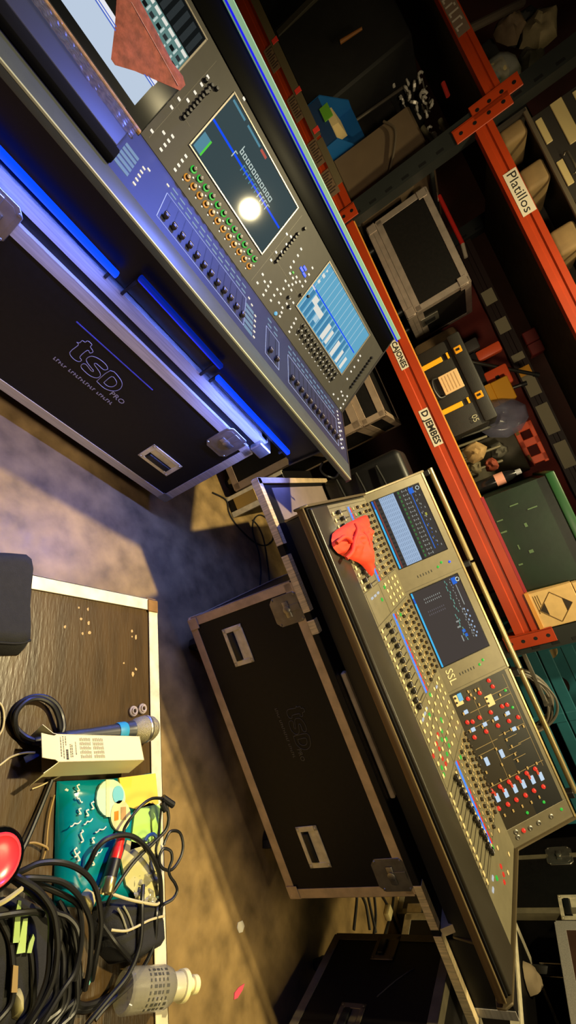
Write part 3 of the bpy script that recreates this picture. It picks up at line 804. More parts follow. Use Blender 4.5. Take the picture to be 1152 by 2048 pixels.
# master section and control columns
gk = lambda mb: mb.box((-.0062, -.0055, 0), (.0062, .0055, .004), 0, .0015)
GP = q1l([(340, 95), (320, 190), (463, 305), (690, 920), (685, 1075), (432, 812), (503, 1040), (780, 1120)], 680, 1150)+q1l([(390, 150), (395, 240), (430, 300), (395, 305), (435, 415), (450, 350), (395, 520), (410, 575), (540, 440), (300, 115), (120, 85), (780, 1125), (458, 850)], 780, 1400)+q1l([(540, 600), (510, 365), (180, 78)], 852, 1600)+q1l([(603, 493)], 560, 900)
scatter(mb_, 'green_key', [GREEN], gk, GP, label='green lit key')
RP1 = q1l([(365, 265), (355, 335), (375, 375), (400, 450), (425, 490), (170, 178), (190, 275), (350, 632), (330, 430)], 780, 1400)+q1l([(572, 510), (592, 572), (598, 630)], 852, 1600)
scatter(mb_, 'red_key', [RED], gk, RP1, label='red lit key')
scatter(mb_, 'white_key', [glow('white_k', (225, 230, 235), .7)], lambda mb: mb.box((-.004, -.009, 0), (.004, .009, .003), 0, .001), q1l([(245, 180), (268, 160), (290, 138), (635, 1110), (650, 1065), (662, 1030), (740, 860)], 680, 1150)+q1l([(510, 600), (512, 690)], 852, 1600))
scatter(mb_, 'sand_key', [CREAM], gk, [Q1(u, t) for u in (.145, .17, .195, .22) for t in (.355, .40, .45, .49)]+[Q1(u, t) for u in (.565, .595, .625, .66, .70, .74) for t in (.17, .21, .25, .30, .35, .40, .45, .49)]+[Q1(u, t) for u in (1.115, 1.2) for t in (.36, .44)])

# crumpled orange cloth on the left tile
out = [(650, 500), (600, 520), (560, 540), (515, 562), (470, 590), (430, 615), (400, 645), (392, 690), (396, 730), (412, 760), (440, 792), (480, 815), (520, 832), (560, 850), (600, 866), (630, 890), (655, 920), (680, 955), (703, 972), (708, 950), (700, 915), (693, 880), (708, 840), (706, 800), (690, 760), (680, 720), (676, 680), (680, 645), (692, 610), (665, 595), (640, 580), (642, 550), (656, 520)]
def hcl(x, y, k):
    f = abs(noise.noise((x*16+3, y*16, 4)))
    return .026*k+.034*k*f+.010*math.sqrt(max(k, 0))*abs(noise.noise((x*48, y*34, 9)))
out2 = []
for i, p in enumerate(out):
    q = out[(i+1) % len(out)]
    for t_ in (0, .34, .67): out2.append((p[0]+(q[0]-p[0])*t_, p[1]+(q[1]-p[1])*t_))
oc = MB(mat('orange_cloth', (225, 62, 30), .75, nz=.12, ns=14)); oc.X = B1.M
oc.blob([B1.on(560+x/3.84, 900+y/3.84, .014) for x, y in out2], hcl, 20, 0, .015)
oc2 = thing('cloth', 'crumpled bright orange cloth lying on the faders of the right console', 'cloth', FB.M)
oc.build('cloth', oc2, 60)
for nm, pl in (('fold', ((610, 560), (600, 620), (575, 700), (560, 780), (545, 820))), ('fold', ((470, 700), (500, 665), (545, 690), (570, 705))), ('fold', ((660, 610), (680, 680), (700, 780), (705, 830)))):
    q = MB(mat('orange_cloth', (225, 62, 30), .75)); q.X = B1.M
    q.tube([(*B1.on(560+x/3.84, 900+y/3.84, .05), .048 if i not in (0, len(pl)-1) else .034) for i, (x, y) in enumerate(pl)], .007, 0, 8, 5)
    q.build(nm, oc2, 60)
# ------------------------------------------------------------------ foreground case used as a table
ZD = .5
cf = thing('flight_case', 'scratched brown flight case lid used as a table in the foreground', 'flight case', FD.M)
BR2 = mat('scratched_brown_lid', (74, 55, 27), .3, nz=.3, ns=7, bump=.2, bs=40, stretch=(1, 5, 1))
MB(BR2).box((0, -.62, .1), (.98, 0, ZD-.001), 0, .003).build('body', cf)
case_rails(cf, (0, -.62, .1), (.98, 0, ZD+.0008), ALUMAT, .026)
case_corner(cf, (.98, 0, ZD), (-1, -1, -1))
case_corner(cf, (0, 0, ZD), (1, -1, -1), mat('old_brass_corner', (160, 120, 70), .4, .7, nz=.3, ns=30), .015, .03)
for x in (.12, .86):
    for y in (-.5, -.1): caster(cf, x, y, .1)
# worn chips through the brown lacquer
CH = [(520, 445), (580, 455), (535, 520), (585, 545), (590, 610), (545, 615), (428, 570), (870, 600), (870, 635), (895, 640), (895, 850), (875, 885), (815, 810)]
m = MB(mat('bare_wood_chip', (196, 160, 96), .6)); 
for i, (x, y) in enumerate(CH):
    p = FD.on_w(x/3.291, 1080+y/3.291, ZD)
    n = 7; r = .0022+.0018*rnd.random()
    m.prism([(p.x+r*(1.6 if i % 2 else 1)*math.cos(k*2*PI/n)*rnd.uniform(.6, 1.2), p.y+r*math.sin(k*2*PI/n)*rnd.uniform(.6, 1.2)) for k in range(n)], ZD-.001, ZD-.0004, 2)
m.build('worn_chips', cf)
def dp(x, y, h=0.0):
    p = FD.on_w(x, y, ZD+h); return (p.x, p.y, ZD+h)
def dpath(l, h=.005): return [dp(p[0], p[1], p[2] if len(p) > 2 else h) for p in l]
def wire(nm, lb, cat, l, r, m_, h=None, group=None, seg=8, sub=6):
    mb = MB(m_); mb.tube(dpath(l, r+.0012 if h is None else h), r, 0, seg, sub)
    return solo(mb, nm, lb, cat, FD.M, group)
CAB = mat('black_cable_jacket', (26, 25, 22), .38)
CREAMW = mat('cream_cable_jacket', (205, 190, 140), .5)

# black padded pouch
po = thing('pouch', 'black padded fabric pouch at the left edge of the brown lid', 'pouch', FD.M)
pc = [dp(x, y, .02)[:2] for x, y in ((-120, 1085), (-40, 1098), (20, 1099), (52, 1102), (64, 1112), (68, 1130), (64, 1170), (60, 1220), (61, 1270), (60, 1292), (48, 1305), (10, 1306), (-60, 1300), (-130, 1290))]
m = MB(SOFTBLACK); m.blob(pc, lambda x, y, k: .034*min(1, k*1.6)+.004*noise.noise((x*12, y*12, 2)), 9, 0, ZD+.002); m.build('bag', po, 60)
m = MB(mat('pouch_seam', (22, 21, 20), .8)); m.tube([(*dp(x, y, .022)[:2], ZD+.03) for x, y in ((-60, 1283), (0, 1288), (35, 1289), (56, 1283))], .0022, 0, 6, 4); m.build('seam', po)

# microphone and its cable
a, b = V(dp(128, 1476, .02)), V(dp(300, 1457, .026))
ax = (b-a); Lm = ax.length; ax.normalize()
MM = T(a) @ ax.to_track_quat('Z', 'Y').to_matrix().to_4x4()
mi = thing('microphone', 'handheld microphone with silver ball grille and blue mark lying behind the white box', 'microphone', FD.M)
m = MB(mat('dark_grey_mic_body', (52, 54, 52), .4)); m.X = MM
m.lathe([(.0095, 0), (.011, .004), (.0118, .05), (.0165, Lm-.055), (.0185, Lm-.046), (.0165, Lm-.044)], 20); m.build('handle', mi)
m = MB(mat('steel_mesh_grille', (176, 166, 130), .45, .7, bump=.8, bs=900)); m.X = MM
m.lathe([(.015, Lm-.046), (.0225, Lm-.036), (.0252, Lm-.022), (.0252, Lm-.016)], 24)
m.lathe([(.0252, Lm-.010), (.0235, Lm+.002), (.018, Lm+.0105), (.009, Lm+.0145), (0, Lm+.0152)], 24); m.build('grille', mi)
m = MB(STEEL); m.X = MM; m.lathe([(.0252, Lm-.017), (.0264, Lm-.015), (.0264, Lm-.011), (.0252, Lm-.009)], 24); m.build('band', mi)
m = MB(mat('blue_mark', (40, 150, 185), .5)); m.X = MM; m.lathe([(.0162, Lm-.082), (.0172, Lm-.078), (.0176, Lm-.066), (.0168, Lm-.063)], 20); m.build('colour_ring', mi)
m = MB(BLACK, STEEL); m.X = MM; m.lathe([(.006, -.052), (.0085, -.045), (.0095, -.01), (.0095, .002)], 14); m.build('cable_connector', mi)
cl = [(72, 1482, .02), (52, 1474, .012), (32, 1455, .006), (26, 1430, .006), (38, 1408, .006), (62, 1394, .006), (90, 1394, .006), (112, 1408, .006), (124, 1432, .006), (126, 1462, .01), (104, 1484, .005), (66, 1486, .005), (38, 1470, .006), (30, 1444, .013), (36, 1420, .013), (58, 1400, .013), (84, 1398, .013), (106, 1412, .013), (118, 1440, .013), (121, 1470, .006)]
wire('microphone_cable', 'thick black cable looped on the lid behind the microphone', 'cable', cl, .0042, CAB)

# two clear ear tips
for i, (x, y, lb) in enumerate(((265, 1423, 'clear silicone ring beside the microphone grille, the left one of two'), (283, 1418, 'clear silicone ring beside the microphone grille, the right one of two'))):
    m = MB(mat('clear_silicone', (230, 215, 205), .15, trans=.5, alpha=.75))
    p = dp(x, y)
    m.tube([(p[0]+.0085*math.cos(k*PI/4), p[1]+.0085*math.sin(k*PI/4), ZD+.004) for k in range(8)], .0022, 0, 6, 3, True)
    m.tube([(p[0]+.0055*math.cos(k*PI/4), p[1]+.0055*math.sin(k*PI/4), ZD+.008) for k in range(8)], .0016, 0, 6, 3, True)
    solo(m, 'silicone_ring', lb, 'ring', FD.M)

# small white carton with open flaps
hb = .045
p0 = V(dp(112, 1478, hb)); p1 = V(dp(278, 1480, hb)); p2 = V(dp(281, 1528, hb)); p3 = V(dp(110, 1532, hb))
c0 = (p0+p3)/2; c1 = (p1+p2)/2; ux = (c1-c0); Lb = ux.length; ux.normalize(); uy = V((-ux.y, ux.x, 0)); Wb = .047
MBX = Mx(((ux.x, uy.x, 0, c0.x), (ux.y, uy.y, 0, c0.y), (0, 0, 1, ZD+.001), (0, 0, 0, 1))) @ T((0, Wb/2-.012, .0)) @ RX(-.38) @ T((0, -Wb/2, 0))
bx = thing('carton', 'small white cardboard carton with open end flaps beside the microphone', 'box', FD.M)
CARD = mat('white_carton_board', (238, 226, 168), .55); INS = mat('carton_inside', (205, 180, 120), .7); INK = mat('grey_print', (120, 112, 80), .7); INKD = mat('dark_print', (60, 56, 40), .7)
m = MB(CARD, INS, INK, INKD); m.X = MBX
w, h = Wb/2, hb-.001
m.box((0, -w, 0), (Lb, w, .0012), 1); m.box((0, -w, h-.0012), (Lb, w, h), 0)
m.box((0, -w, 0), (Lb, -w+.0012, h), 0); m.box((0, w-.0012, 0), (Lb, w, h), 0); m.box((Lb-.0012, -w, 0), (Lb, w, h), 0)
m.build('box', bx, 0)
m = MB(INK, INKD); m.X = MBX
r3 = random.Random(5)
for k in range(14):            # fine print columns and panels
    x = .007+.0028*(k % 5)
for x, y0, y1, d in ((.004, -.015, .018, 0), (.0085, -.018, .02, 0), (.013, .004, .02, 0), (.0135, -.02, -.003, 1), (.021, -.016, .006, 0), (.024, -.016, .006, 0), (.031, -.012, .010, 0)):
    y = y0
    while y < y1:
        l = .0015+.003*r3.random(); m.tile(x, y, x+(.004 if d else .0018), min(y+l, y1), h, d, .0003); y += l+(.0004 if d else .001)
for bx0 in (.040, .066):
    for k in range(11):
        for q in range(5): m.tile(bx0+.002*k, -.018+.0074*q, bx0+.002*k+.0009, -.018+.0074*q+.0064*r3.uniform(.7, 1), h, 0, .0003)
m.build('print', bx, 0)
def flap(p, q, out, dz, l):
    m = MB(CARD); m.X = MBX
    a, b = V(p), V(q); o = V(out)
    m.grid(lambda s, t: a+(b-a)*(s if t < .02 else .08+.84*s)+o*l*t+V((0, 0, dz*t*t)), 4, 5, 0, .001)
    m.build('flap', bx)
flap((0, -w, h), (0, w, h), (-1, 0, .15), .003, .033)
flap((0, w, 0), (0, w, h), (-.75, .6, .0), 0, .03)
flap((0, -w, 0), (0, -w, h), (-.8, -.5, 0), 0, .03)
wire('string', 'thin pale string lying past the open end of the carton', 'cord', [(64, 1578, .003), (80, 1572, .003), (105, 1560, .004), (128, 1548, .004), (145, 1541, .003)], .0011, CREAMW)

# blue tape tag and the pale cord it is wrapped on
m = MB(mat('dark_blue_tape', (22, 48, 98), .5)); q = [dp(x, y, .012) for x, y in ((47, 1514), (86, 1492), (88, 1506), (52, 1526))]
m.grid(lambda s, t: (V(q[0])*(1-s)+V(q[1])*s)*(1-t)+(V(q[3])*(1-s)+V(q[2])*s)*t+V((0, 0, .003*math.sin(s*PI))), 8, 4, 0, .0015)
solo(m, 'tape_tag', 'dark blue tape tag folded round a pale string at the carton', 'tape', FD.M)
wire('string', 'thin pale string running off the left edge from the blue tape', 'cord', [(-20, 1545, .003), (0, 1530, .003), (22, 1514, .005), (48, 1506, .014), (70, 1505, .016)], .0016, CREAMW)
wire('string', 'thin pale string curling at the left edge above the carton', 'cord', [(-20, 1395), (-2, 1405), (6, 1418), (8, 1440), (4, 1460), (-6, 1474), (-20, 1480)], .0016, CREAMW)

# wet wipes pack
wq = [dp(x, y, .008)[:2] for x, y in ((118, 1562), (160, 1560), (215, 1558), (262, 1553), (309, 1545), (314, 1580), (318, 1640), (321, 1700), (324, 1760), (326, 1800), (280, 1808), (220, 1812), (160, 1815), (112, 1812), (112, 1750), (114, 1690), (115, 1630), (117, 1590))]
wp = thing('wet_wipes_pack', 'teal and yellow pack of wet wipes with white round motif', 'wipes', FD.M)
WT = mat('teal_film', (0, 128, 140), .22, nz=.12, ns=9, bump=.25, bs=30)
def wh(x, y, k): return .022*min(1, k*1.5)+.003*noise.noise((x*25, y*25, 6))
m = MB(WT); m.blob(wq, wh, 10, 0, ZD+.002); m.build('pouch', wp, 60)
def patch(nm, col, poly, lay, rough=.3, par=None):
    pts = [dp(x, y, .026)[:2] for x, y in poly]
    m = MB(mat(nm, col, rough)); n = len(pts)
    cx = sum(p[0] for p in pts)/n; cy = sum(p[1] for p in pts)/n
    m.prism(pts, ZD+.0245+.0008*lay, ZD+.0292+.0008*lay, 2); return m.build('motif', par or wp, 0)
patch('yellow_film', (246, 206, 82), ((236, 1556), (309, 1547), (315, 1608), (270, 1618), (245, 1612)), 0)
patch('lime_film', (178, 220, 112), ((268, 1622), (296, 1606), (318, 1612), (321, 1668), (290, 1690), (258, 1700)), 0)
patch('pale_film', (196, 190, 130), ((252, 1680), (285, 1690), (318, 1672), (322, 1790), (280, 1800), (250, 1770), (240, 1720)), 0)
def ell(cx, cy, rx, ry, n=18): return [(cx+rx*math.cos(2*PI*k/n), cy+ry*math.sin(2*PI*k/n)) for k in range(n)]
patch('pale_disc', (190, 218, 190), ell(219, 1597, 29, 38), 1)
patch('disc_band', (236, 236, 170), ((209, 1560), (216, 1560), (216, 1634), (209, 1634)), 2)
patch('disc_aqua', (120, 196, 205), ell(233, 1590, 11, 18), 2)
patch('cream_tab', (226, 214, 150), ell(238, 1632, 20, 31), 2)
patch('orange_badge', (232, 140, 40), ((225, 1624), (233, 1622), (233, 1640), (225, 1642)), 3)
patch('brown_badge', (190, 150, 96), ((238, 1615), (248, 1614), (248, 1640), (238, 1640)), 3)
m = MB(mat('white_lettering', (232, 232, 215), .4))
r4 = random.Random(11)
for x, y, l, a in ((132, 1580, 6, .3), (156, 1575, 16, 1.5), (158, 1600, 12, .8), (160, 1622, 14, 1.4), (176, 1625, 16, 1.3), (150, 1648, 22, -.4), (158, 1672, 30, 1.9), (175, 1644, 18, -.5), (200, 1660, 22, -.4), (188, 1680, 14, 1.2), (158, 1712, 22, 1.4), (145, 1704, 24, 2.0), (188, 1722, 20, 1.3), (196, 1706, 14, -.7), (184, 1610, 18, 1.6)):
    pl = [(x-l/2*math.cos(a)+3*math.sin(k*2.1), y-l/2*math.sin(a)+l*k/5*math.sin(a)+l*k/5*math.cos(a)*0+2*math.cos(k*1.7)) if abs(a) > .9 else (x-l/2+l*k/5, y+l*(k/5-.5)*math.tan(a)+2*math.sin(k*2.2)) for k in range(6)]
    m.tube([(*dp(*q, .026)[:2], ZD+.0275) for q in pl], .0011, 0, 5, 3)
m.build('lettering', wp)
# box edge standing left of the wipes
wire('cable_pair', 'pair of black leads crossing the lid toward the red lid', 'cable', [(104, 1560, .008), (84, 1610, .008), (60, 1668, .01), (40, 1710, .012)], .0035, CAB)
wire('string', 'thin tan string lying beside the left edge of the wipes', 'cord', [(109, 1590, .006), (100, 1625, .006), (95, 1660, .006), (92, 1695, .006), (84, 1725, .006)], .0016, mat('tan_cord', (160, 130, 70), .6))
wire('string', 'short tan string end crossing the lid beside the red lid', 'cord', [(58, 1686, .005), (72, 1686, .007), (92, 1694, .010), (96, 1700, .010)], .0016, mat('tan_cord', (160, 130, 70), .6))

# red dished lid in a black rim
c = V(dp(-6, 1722, .05)); jr = thing('jar', 'round black jar with dished red lid at the left edge', 'jar', FD.M)
m = MB(GLOSSBLACK); m.lathe([(.037, 0), (.040, .004), (.040, .040), (.038, .046), (.032, .048)], 32, 0, T((c.x, c.y, ZD+.001))); m.build('jar_body', jr)
m = MB(mat('coral_red_plastic', (232, 62, 72), .25)); m.lathe([(.0315, .044), (.032, .050), (.030, .053), (.0275, .053), (.024, .0505), (.012, .049), (0, .0485)], 32, 0, T((c.x, c.y, ZD+.001))); m.build('lid', jr)

# audio connector with red ring
a, b = V(dp(243, 1672, .040)), V(dp(212, 1788, .046)); ax = b-a; L_ = ax.length; MX = T(a) @ ax.normalized().to_track_quat('Z', 'Y').to_matrix().to_4x4()
xc = thing('audio_connector', 'metal audio connector with red ring lying on the wipes pack', 'connector', FD.M)
m = MB(mat('red_ring', (230, 40, 36), .35)); m.X = MX; m.lathe([(.006, 0), (.0075, .004), (.0075, .014), (.009, .018), (.009, .032)], 18); m.build('ring', xc)
m = MB(BLACK); m.X = MX; m.lathe([(.009, .032), (.0098, .036), (.0102, .056)], 18); m.build('grip', xc)
m = MB(mat('satin_nickel', (190, 170, 120), .3, .9)); m.X = MX; m.lathe([(.0098, .056), (.0104, .058), (.0104, L_-.002), (.009, L_), (.008, L_-.006), (0, L_-.006)], 20); m.build('shell', xc)

# heap of black cables
G = 'cables heaped on the foreground case'
HP = [
 ('thick black cable arching over the teal pack, innermost of the heap', [(28, 1750, .03), (50, 1739, .036), (80, 1726, .042), (121, 1725, .05), (156, 1737, .052), (182, 1760, .05), (196, 1795, .046), (202, 1852, .04), (190, 1925, .03), (184, 1960, .02)], .004),
 ('thick black cable bowing past the lower teal corner of the wipes', [(40, 1758, .03), (62, 1756, .036), (115, 1761, .04), (146, 1779, .042), (167, 1808, .04), (182, 1852, .036), (180, 1925, .03), (170, 1980, .02)], .004),
 ('thick black cable sweeping down from the jar to the bottom edge', [(30, 1752, .04), (42, 1758, .046), (78, 1782, .05), (104, 1818, .052), (113, 1857, .052), (115, 1904, .05), (107, 1956, .046), (86, 2003, .04), (60, 2045, .034), (48, 2075, .03)], .0042),
 ('thick black cable left of its twin sweeping down to the bottom edge', [(22, 1756, .03), (34, 1764, .034), (70, 1792, .038), (99, 1826, .04), (100, 1894, .04), (94, 1956, .038), (70, 2019, .034), (55, 2045, .03), (40, 2080, .026)], .0042),
 ('thick black cable curving through the middle of the heap', [(60, 1762, .024), (146, 1800, .03), (161, 1831, .034), (163, 1883, .036), (151, 1941, .036), (125, 1982, .034), (89, 2042, .03), (66, 2080, .026)], .004),
 ('short black cable crossing inside the coil heap', [(82, 1796, .02), (109, 1823, .026), (135, 1834, .03), (154, 1857, .032), (160, 1900, .03), (150, 1960, .02)], .0038),
 ('shiny black cable curving from the pouch to the bottom edge', [(286, 1770, .036), (284, 1808, .044), (283, 1865, .046), (276, 1904, .044), (255, 1951, .04), (219, 1995, .034), (180, 2042, .028), (160, 2070, .024)], .0036),
 ('black cable slanting behind the dark pouch beside the bottle', [(196, 1838, .03), (206, 1850, .036), (232, 1886, .042), (261, 1920, .03), (270, 1935, .016)], .0036),
 ('black cable hanging along the right edge of the lid', [(315, 1800, .03), (313, 1830, .04), (310, 1878, .036), (295, 1920, .03), (262, 1968, .02), (215, 2010, .014), (190, 2040, .012)], .0034),
 ('black cable arching over the red ringed connector', [(168, 1745, .03), (182, 1720, .04), (192, 1698, .046), (213, 1678, .052), (246, 1670, .054), (274, 1678, .054), (300, 1706, .05), (318, 1745, .044), (322, 1797, .036), (318, 1850, .03), (300, 1905, .024)], .0042),
 ('black cable crossing straight over the left end of the heap', [(-20, 1834, .028), (0, 1832, .03), (40, 1826, .034), (72, 1824, .034), (86, 1830, .03)], .004),
 ('dark cable low at the bottom of the heap', [(170, 1960, .01), (150, 2000, .012), (120, 2030, .012), (100, 2075, .012)], .004),
 ('grey black cable bundle trailing at the bottom of the lid', [(205, 2005, .006), (175, 2020, .006), (150, 2022, .006), (140, 2050, .006), (130, 2075, .006)], .0045),
 ('dark cable curling beneath the pouch and the bottle', [(262, 1945, .006), (240, 1975, .006), (205, 2000, .007), (170, 2012, .008), (150, 2005, .008)], .0045)]
for lb, l, r in HP: wire('cable', lb, 'cable', l, r, CAB, group=G)
r5 = random.Random(21)
for i, (x0, y0, x1, y1) in enumerate(((120, 1850, 60, 2060), (135, 1870, 96, 2060), (142, 1850, 130, 2050), (60, 1900, 30, 2060), (150, 1900, 115, 2060), (20, 1880, -10, 2050), (125, 1900, 85, 2050))):
    mx_, my_ = (x0+x1)/2+22, (y0+y1)/2
    wire('cable', 'dark cable buried in the shadowed core of the coil heap', 'cable', [(x0-24, y0-50, .008), (x0, y0, .012), (mx_, my_-20, .016), (mx_-4, my_+40, .014), (x1, y1, .012), (x1-12, y1+40, .01)], .004, CAB, group='cables in the shadowed core of the heap')
# thin lead with plug and loops at the right edge of the lid
TH = mat('thin_black_lead', (18, 17, 15), .4)
wire('thin_lead', 'thin black lead curving to the small plug at the lid edge', 'cable', [(248, 1668, .05), (249, 1656, .05), (261, 1637, .055), (283, 1611, .06), (305, 1597, .06), (331, 1598, .058)], .0026, TH)
m = MB(BLACK); p = V(dp(335, 1603, .058)); m.cyl(p+V((-.008, -.012, 0)), p+V((.008, .012, .002)), .0062, 0, 10); m.cyl(p+V((.0, -.014, 0)), p+V((.014, -.006, 0)), .005, 0, 10)
solo(m, 'plug', 'small black plug at the end of the thin lead', 'plug', FD.M)
wire('thin_lead', 'thin black lead running straight down the edge of the lid', 'cable', [(324, 1606, .056), (320, 1640, .05), (318, 1668, .046), (312, 1702, .044), (319, 1745, .04), (322, 1800, .036), (316, 1840, .03)], .0022, TH)
wire('thin_lead', 'thin black lead winding from the plug across the pale film', 'cable', [(333, 1610, .056), (336, 1625, .054), (337, 1641, .052), (331, 1661, .05), (309, 1684, .048), (265, 1728, .046), (224, 1789, .042), (214, 1810, .036)], .003, TH)
wire('thin_lead', 'thin black lead wound in loops beyond the edge of the lid', 'cable', [(328, 1690, .05), (331, 1680, .05), (341, 1663, .052), (359, 1665, .052), (366, 1689, .05), (361, 1715, .05), (344, 1739, .05), (326, 1737, .05), (318, 1719, .05), (326, 1698, .052), (341, 1702, .054), (344, 1719, .054), (338, 1738, .052), (340, 1752, .05), (350, 1767, .05), (354, 1782, .048), (345, 1798, .046), (328, 1808, .042), (320, 1816, .036)], .0026, TH)
m = MB(mat('dark_blue_tie', (20, 60, 120), .5)); 
m.tube(dpath([(290, 1682, .046), (296, 1672, .046), (306, 1668, .046), (312, 1674, .046)]), .003, 0, 6, 4); solo(m, 'cable_tie', 'dark blue cable tie on the leads over the lime film', 'tie', FD.M)

# dark pouch with pale zip, cream strings
pp = thing('pouch', 'black soft pouch with pale piping between the cable heap and bottle', 'pouch', FD.M)
m = MB(SOFTBLACK); m.blob([dp(x, y, .02)[:2] for x, y in ((205, 1800), (240, 1792), (290, 1790), (322, 1806), (331, 1840), (333, 1880), (325, 1895), (300, 1908), (270, 1925), (235, 1930), (205, 1900), (196, 1850))], lambda x, y, k: .036*min(1, 1.3*k)+.006*noise.noise((x*20, y*20, 3)), 9, 0, ZD+.001); m.build('bag', pp, 60)
for k, l in enumerate(([(236, 1816), (245, 1832), (253, 1855), (256, 1866)], [(248, 1812), (258, 1830), (266, 1852), (268, 1860)])):
    m = MB(mat('pale_piping', (150, 146, 120), .6)); m.tube([(*dp(x, y, .04)[:2], ZD+.0385) for x, y in l], .0016, 0, 6, 4); m.build('piping', pp)
wire('cord', 'cream cord lying straight across the top of the black pouch', 'cord', [(196, 1778, .034), (230, 1790, .044), (262, 1800, .048), (308, 1809, .042), (318, 1806, .04)], .0022, CREAMW)
wire('cord', 'cream cord crossing the middle of the black pouch', 'cord', [(222, 1860, .042), (250, 1862, .046), (270, 1855, .046), (300, 1840, .044), (328, 1832, .038)], .0018, CREAMW)
m = MB(mat('grey_clear_film', (170, 164, 130), .2, alpha=.7, nz=.3, ns=30))
q = [V(dp(x, y, .03)) for x, y in ((270, 1755), (318, 1740), (312, 1808), (268, 1800))]
m.grid(lambda s, t: (q[0]*(1-s)+q[1]*s)*(1-t)+(q[3]*(1-s)+q[2]*s)*t+V((0, 0, .01*noise.noise((s*5, t*5, 8)))), 14, 14, 0, .0008)
solo(m, 'plastic_bag', 'crumpled clear bag between the pale film and the pouch', 'plastic bag', FD.M)
m = MB(mat('cream_ruffle', (206, 192, 130), .6))
m.blob([dp(x, y, .03)[:2] for x, y in ((165, 1790), (178, 1776), (192, 1784), (194, 1800), (186, 1822), (182, 1830), (172, 1812))], lambda x, y, k: .012*k+.006*k*noise.noise((x*90, y*90, 2)), 6, 0, ZD+.024)
solo(m, 'paper_scrap', 'crumpled cream paper scrap at the bottom of the teal pack', 'paper', FD.M)
for i, (pl, col, lb) in enumerate((([(36, 1800), (42, 1802), (38, 1885), (25, 1886), (30, 1830)], (160, 190, 100), 'pale green plastic strip in the heap, longest of three'), ([(46, 1838), (55, 1836), (50, 1905), (32, 1908), (38, 1880)], (172, 200, 112), 'pale green plastic strip in the heap, widest of three'), ([(66, 1868), (69, 1876), (62, 1906), (53, 1906), (58, 1885)], (160, 186, 110), 'pale green plastic strip in the heap, shortest of three'), ([(184, 1928), (192, 1932), (178, 1970), (169, 1968), (176, 1945)], (110, 200, 190), 'pale aqua plastic strip under the coil heap'), ([(26, 1930), (36, 1932), (34, 1985), (22, 1985)], (150, 120, 60), 'tan strip lying in the shadow of the heap'))):
    m = MB(mat('strip_%d' % i, col, .5)); m.prism([dp(x, y, .02)[:2] for x, y in pl], ZD+.018, ZD+.021, 2)
    solo(m, 'plastic_strip', lb, 'strip', FD.M)
m = MB(mat('cream_crumple', (176, 166, 110), .6))
m.blob([dp(x, y, .01)[:2] for x, y in ((24, 1980), (38, 1972), (46, 1985), (44, 2030), (34, 2046), (22, 2040), (20, 2005))], lambda x, y, k: .022*k+.008*k*noise.noise((x*60, y*60, 2)), 7, 0, ZD+.001)
solo(m, 'tissue', 'crumpled cream tissue at the lower left of the heap', 'tissue', FD.M)
m = MB(mat('cream_tie', (186, 174, 110), .6)); m.tube(dpath([(-10, 1812, .05), (10, 1802, .054), (30, 1788, .054), (43, 1778, .05)]), .0035, 0, 6, 4); solo(m, 'cable_tie', 'cream cloth tie wrapped under the jar', 'tie', FD.M)
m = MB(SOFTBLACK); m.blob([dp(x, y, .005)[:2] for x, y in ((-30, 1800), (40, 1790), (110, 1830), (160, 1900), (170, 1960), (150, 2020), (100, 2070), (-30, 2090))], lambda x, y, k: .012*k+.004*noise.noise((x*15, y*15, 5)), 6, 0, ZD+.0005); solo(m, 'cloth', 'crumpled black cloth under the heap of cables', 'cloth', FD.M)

# clear bottle with white pump cap lying over the edge
a, b = V(dp(246, 1982, .03)), V(dp(345, 1973, .036)); ax = b-a; L_ = ax.length; MX = T(a) @ ax.normalized().to_track_quat('Z', 'Y').to_matrix().to_4x4()
bt = thing('spray_bottle', 'clear plastic bottle with white pump top lying across the lid edge', 'bottle', FD.M)
m = MB(mat('clear_grey_bottle', (176, 170, 140), .12, trans=.3, alpha=.62)); m.X = MX
m.lathe([(0, .001), (.024, 0), (.027, .004), (.027, L_-.024), (.024, L_-.012), (.016, L_-.004), (.013, L_+.002)], 24); m.build('bottle', bt)
m = MB(mat('translucent_collar', (200, 192, 150), .3)); m.X = MX; m.lathe([(.0165, L_-.004), (.0175, L_), (.0175, L_+.016), (.015, L_+.017)], 24); m.build('collar', bt)
m = MB(mat('ivory_cap', (240, 228, 165), .35)); m.X = MX
m.lathe([(.017, L_+.016), (.0205, L_+.017), (.021, L_+.026), (.018, L_+.029), (.0095, L_+.0295), (.009, L_+.043), (.0125, L_+.044), (.0125, L_+.054), (.011, L_+.056), (0, L_+.056)], 24); m.build('pump', bt)
m = MB(mat('label_print', (70, 68, 56), .6)); m.X = MX
for k in range(24):
    an = .2618*k
    if (MX.to_3x3() @ V((math.cos(an-1.2), math.sin(an-1.2), 0))).z < .45: continue
    for q in range(5): m.box((.0268, -.0022, L_-.07+.0085*q), (.0274, .0016, L_-.07+.0085*q+.0055*(1 if (k*q) % 3 else .5)), 0, M=RZ(an-1.2))
m.build('label', bt)
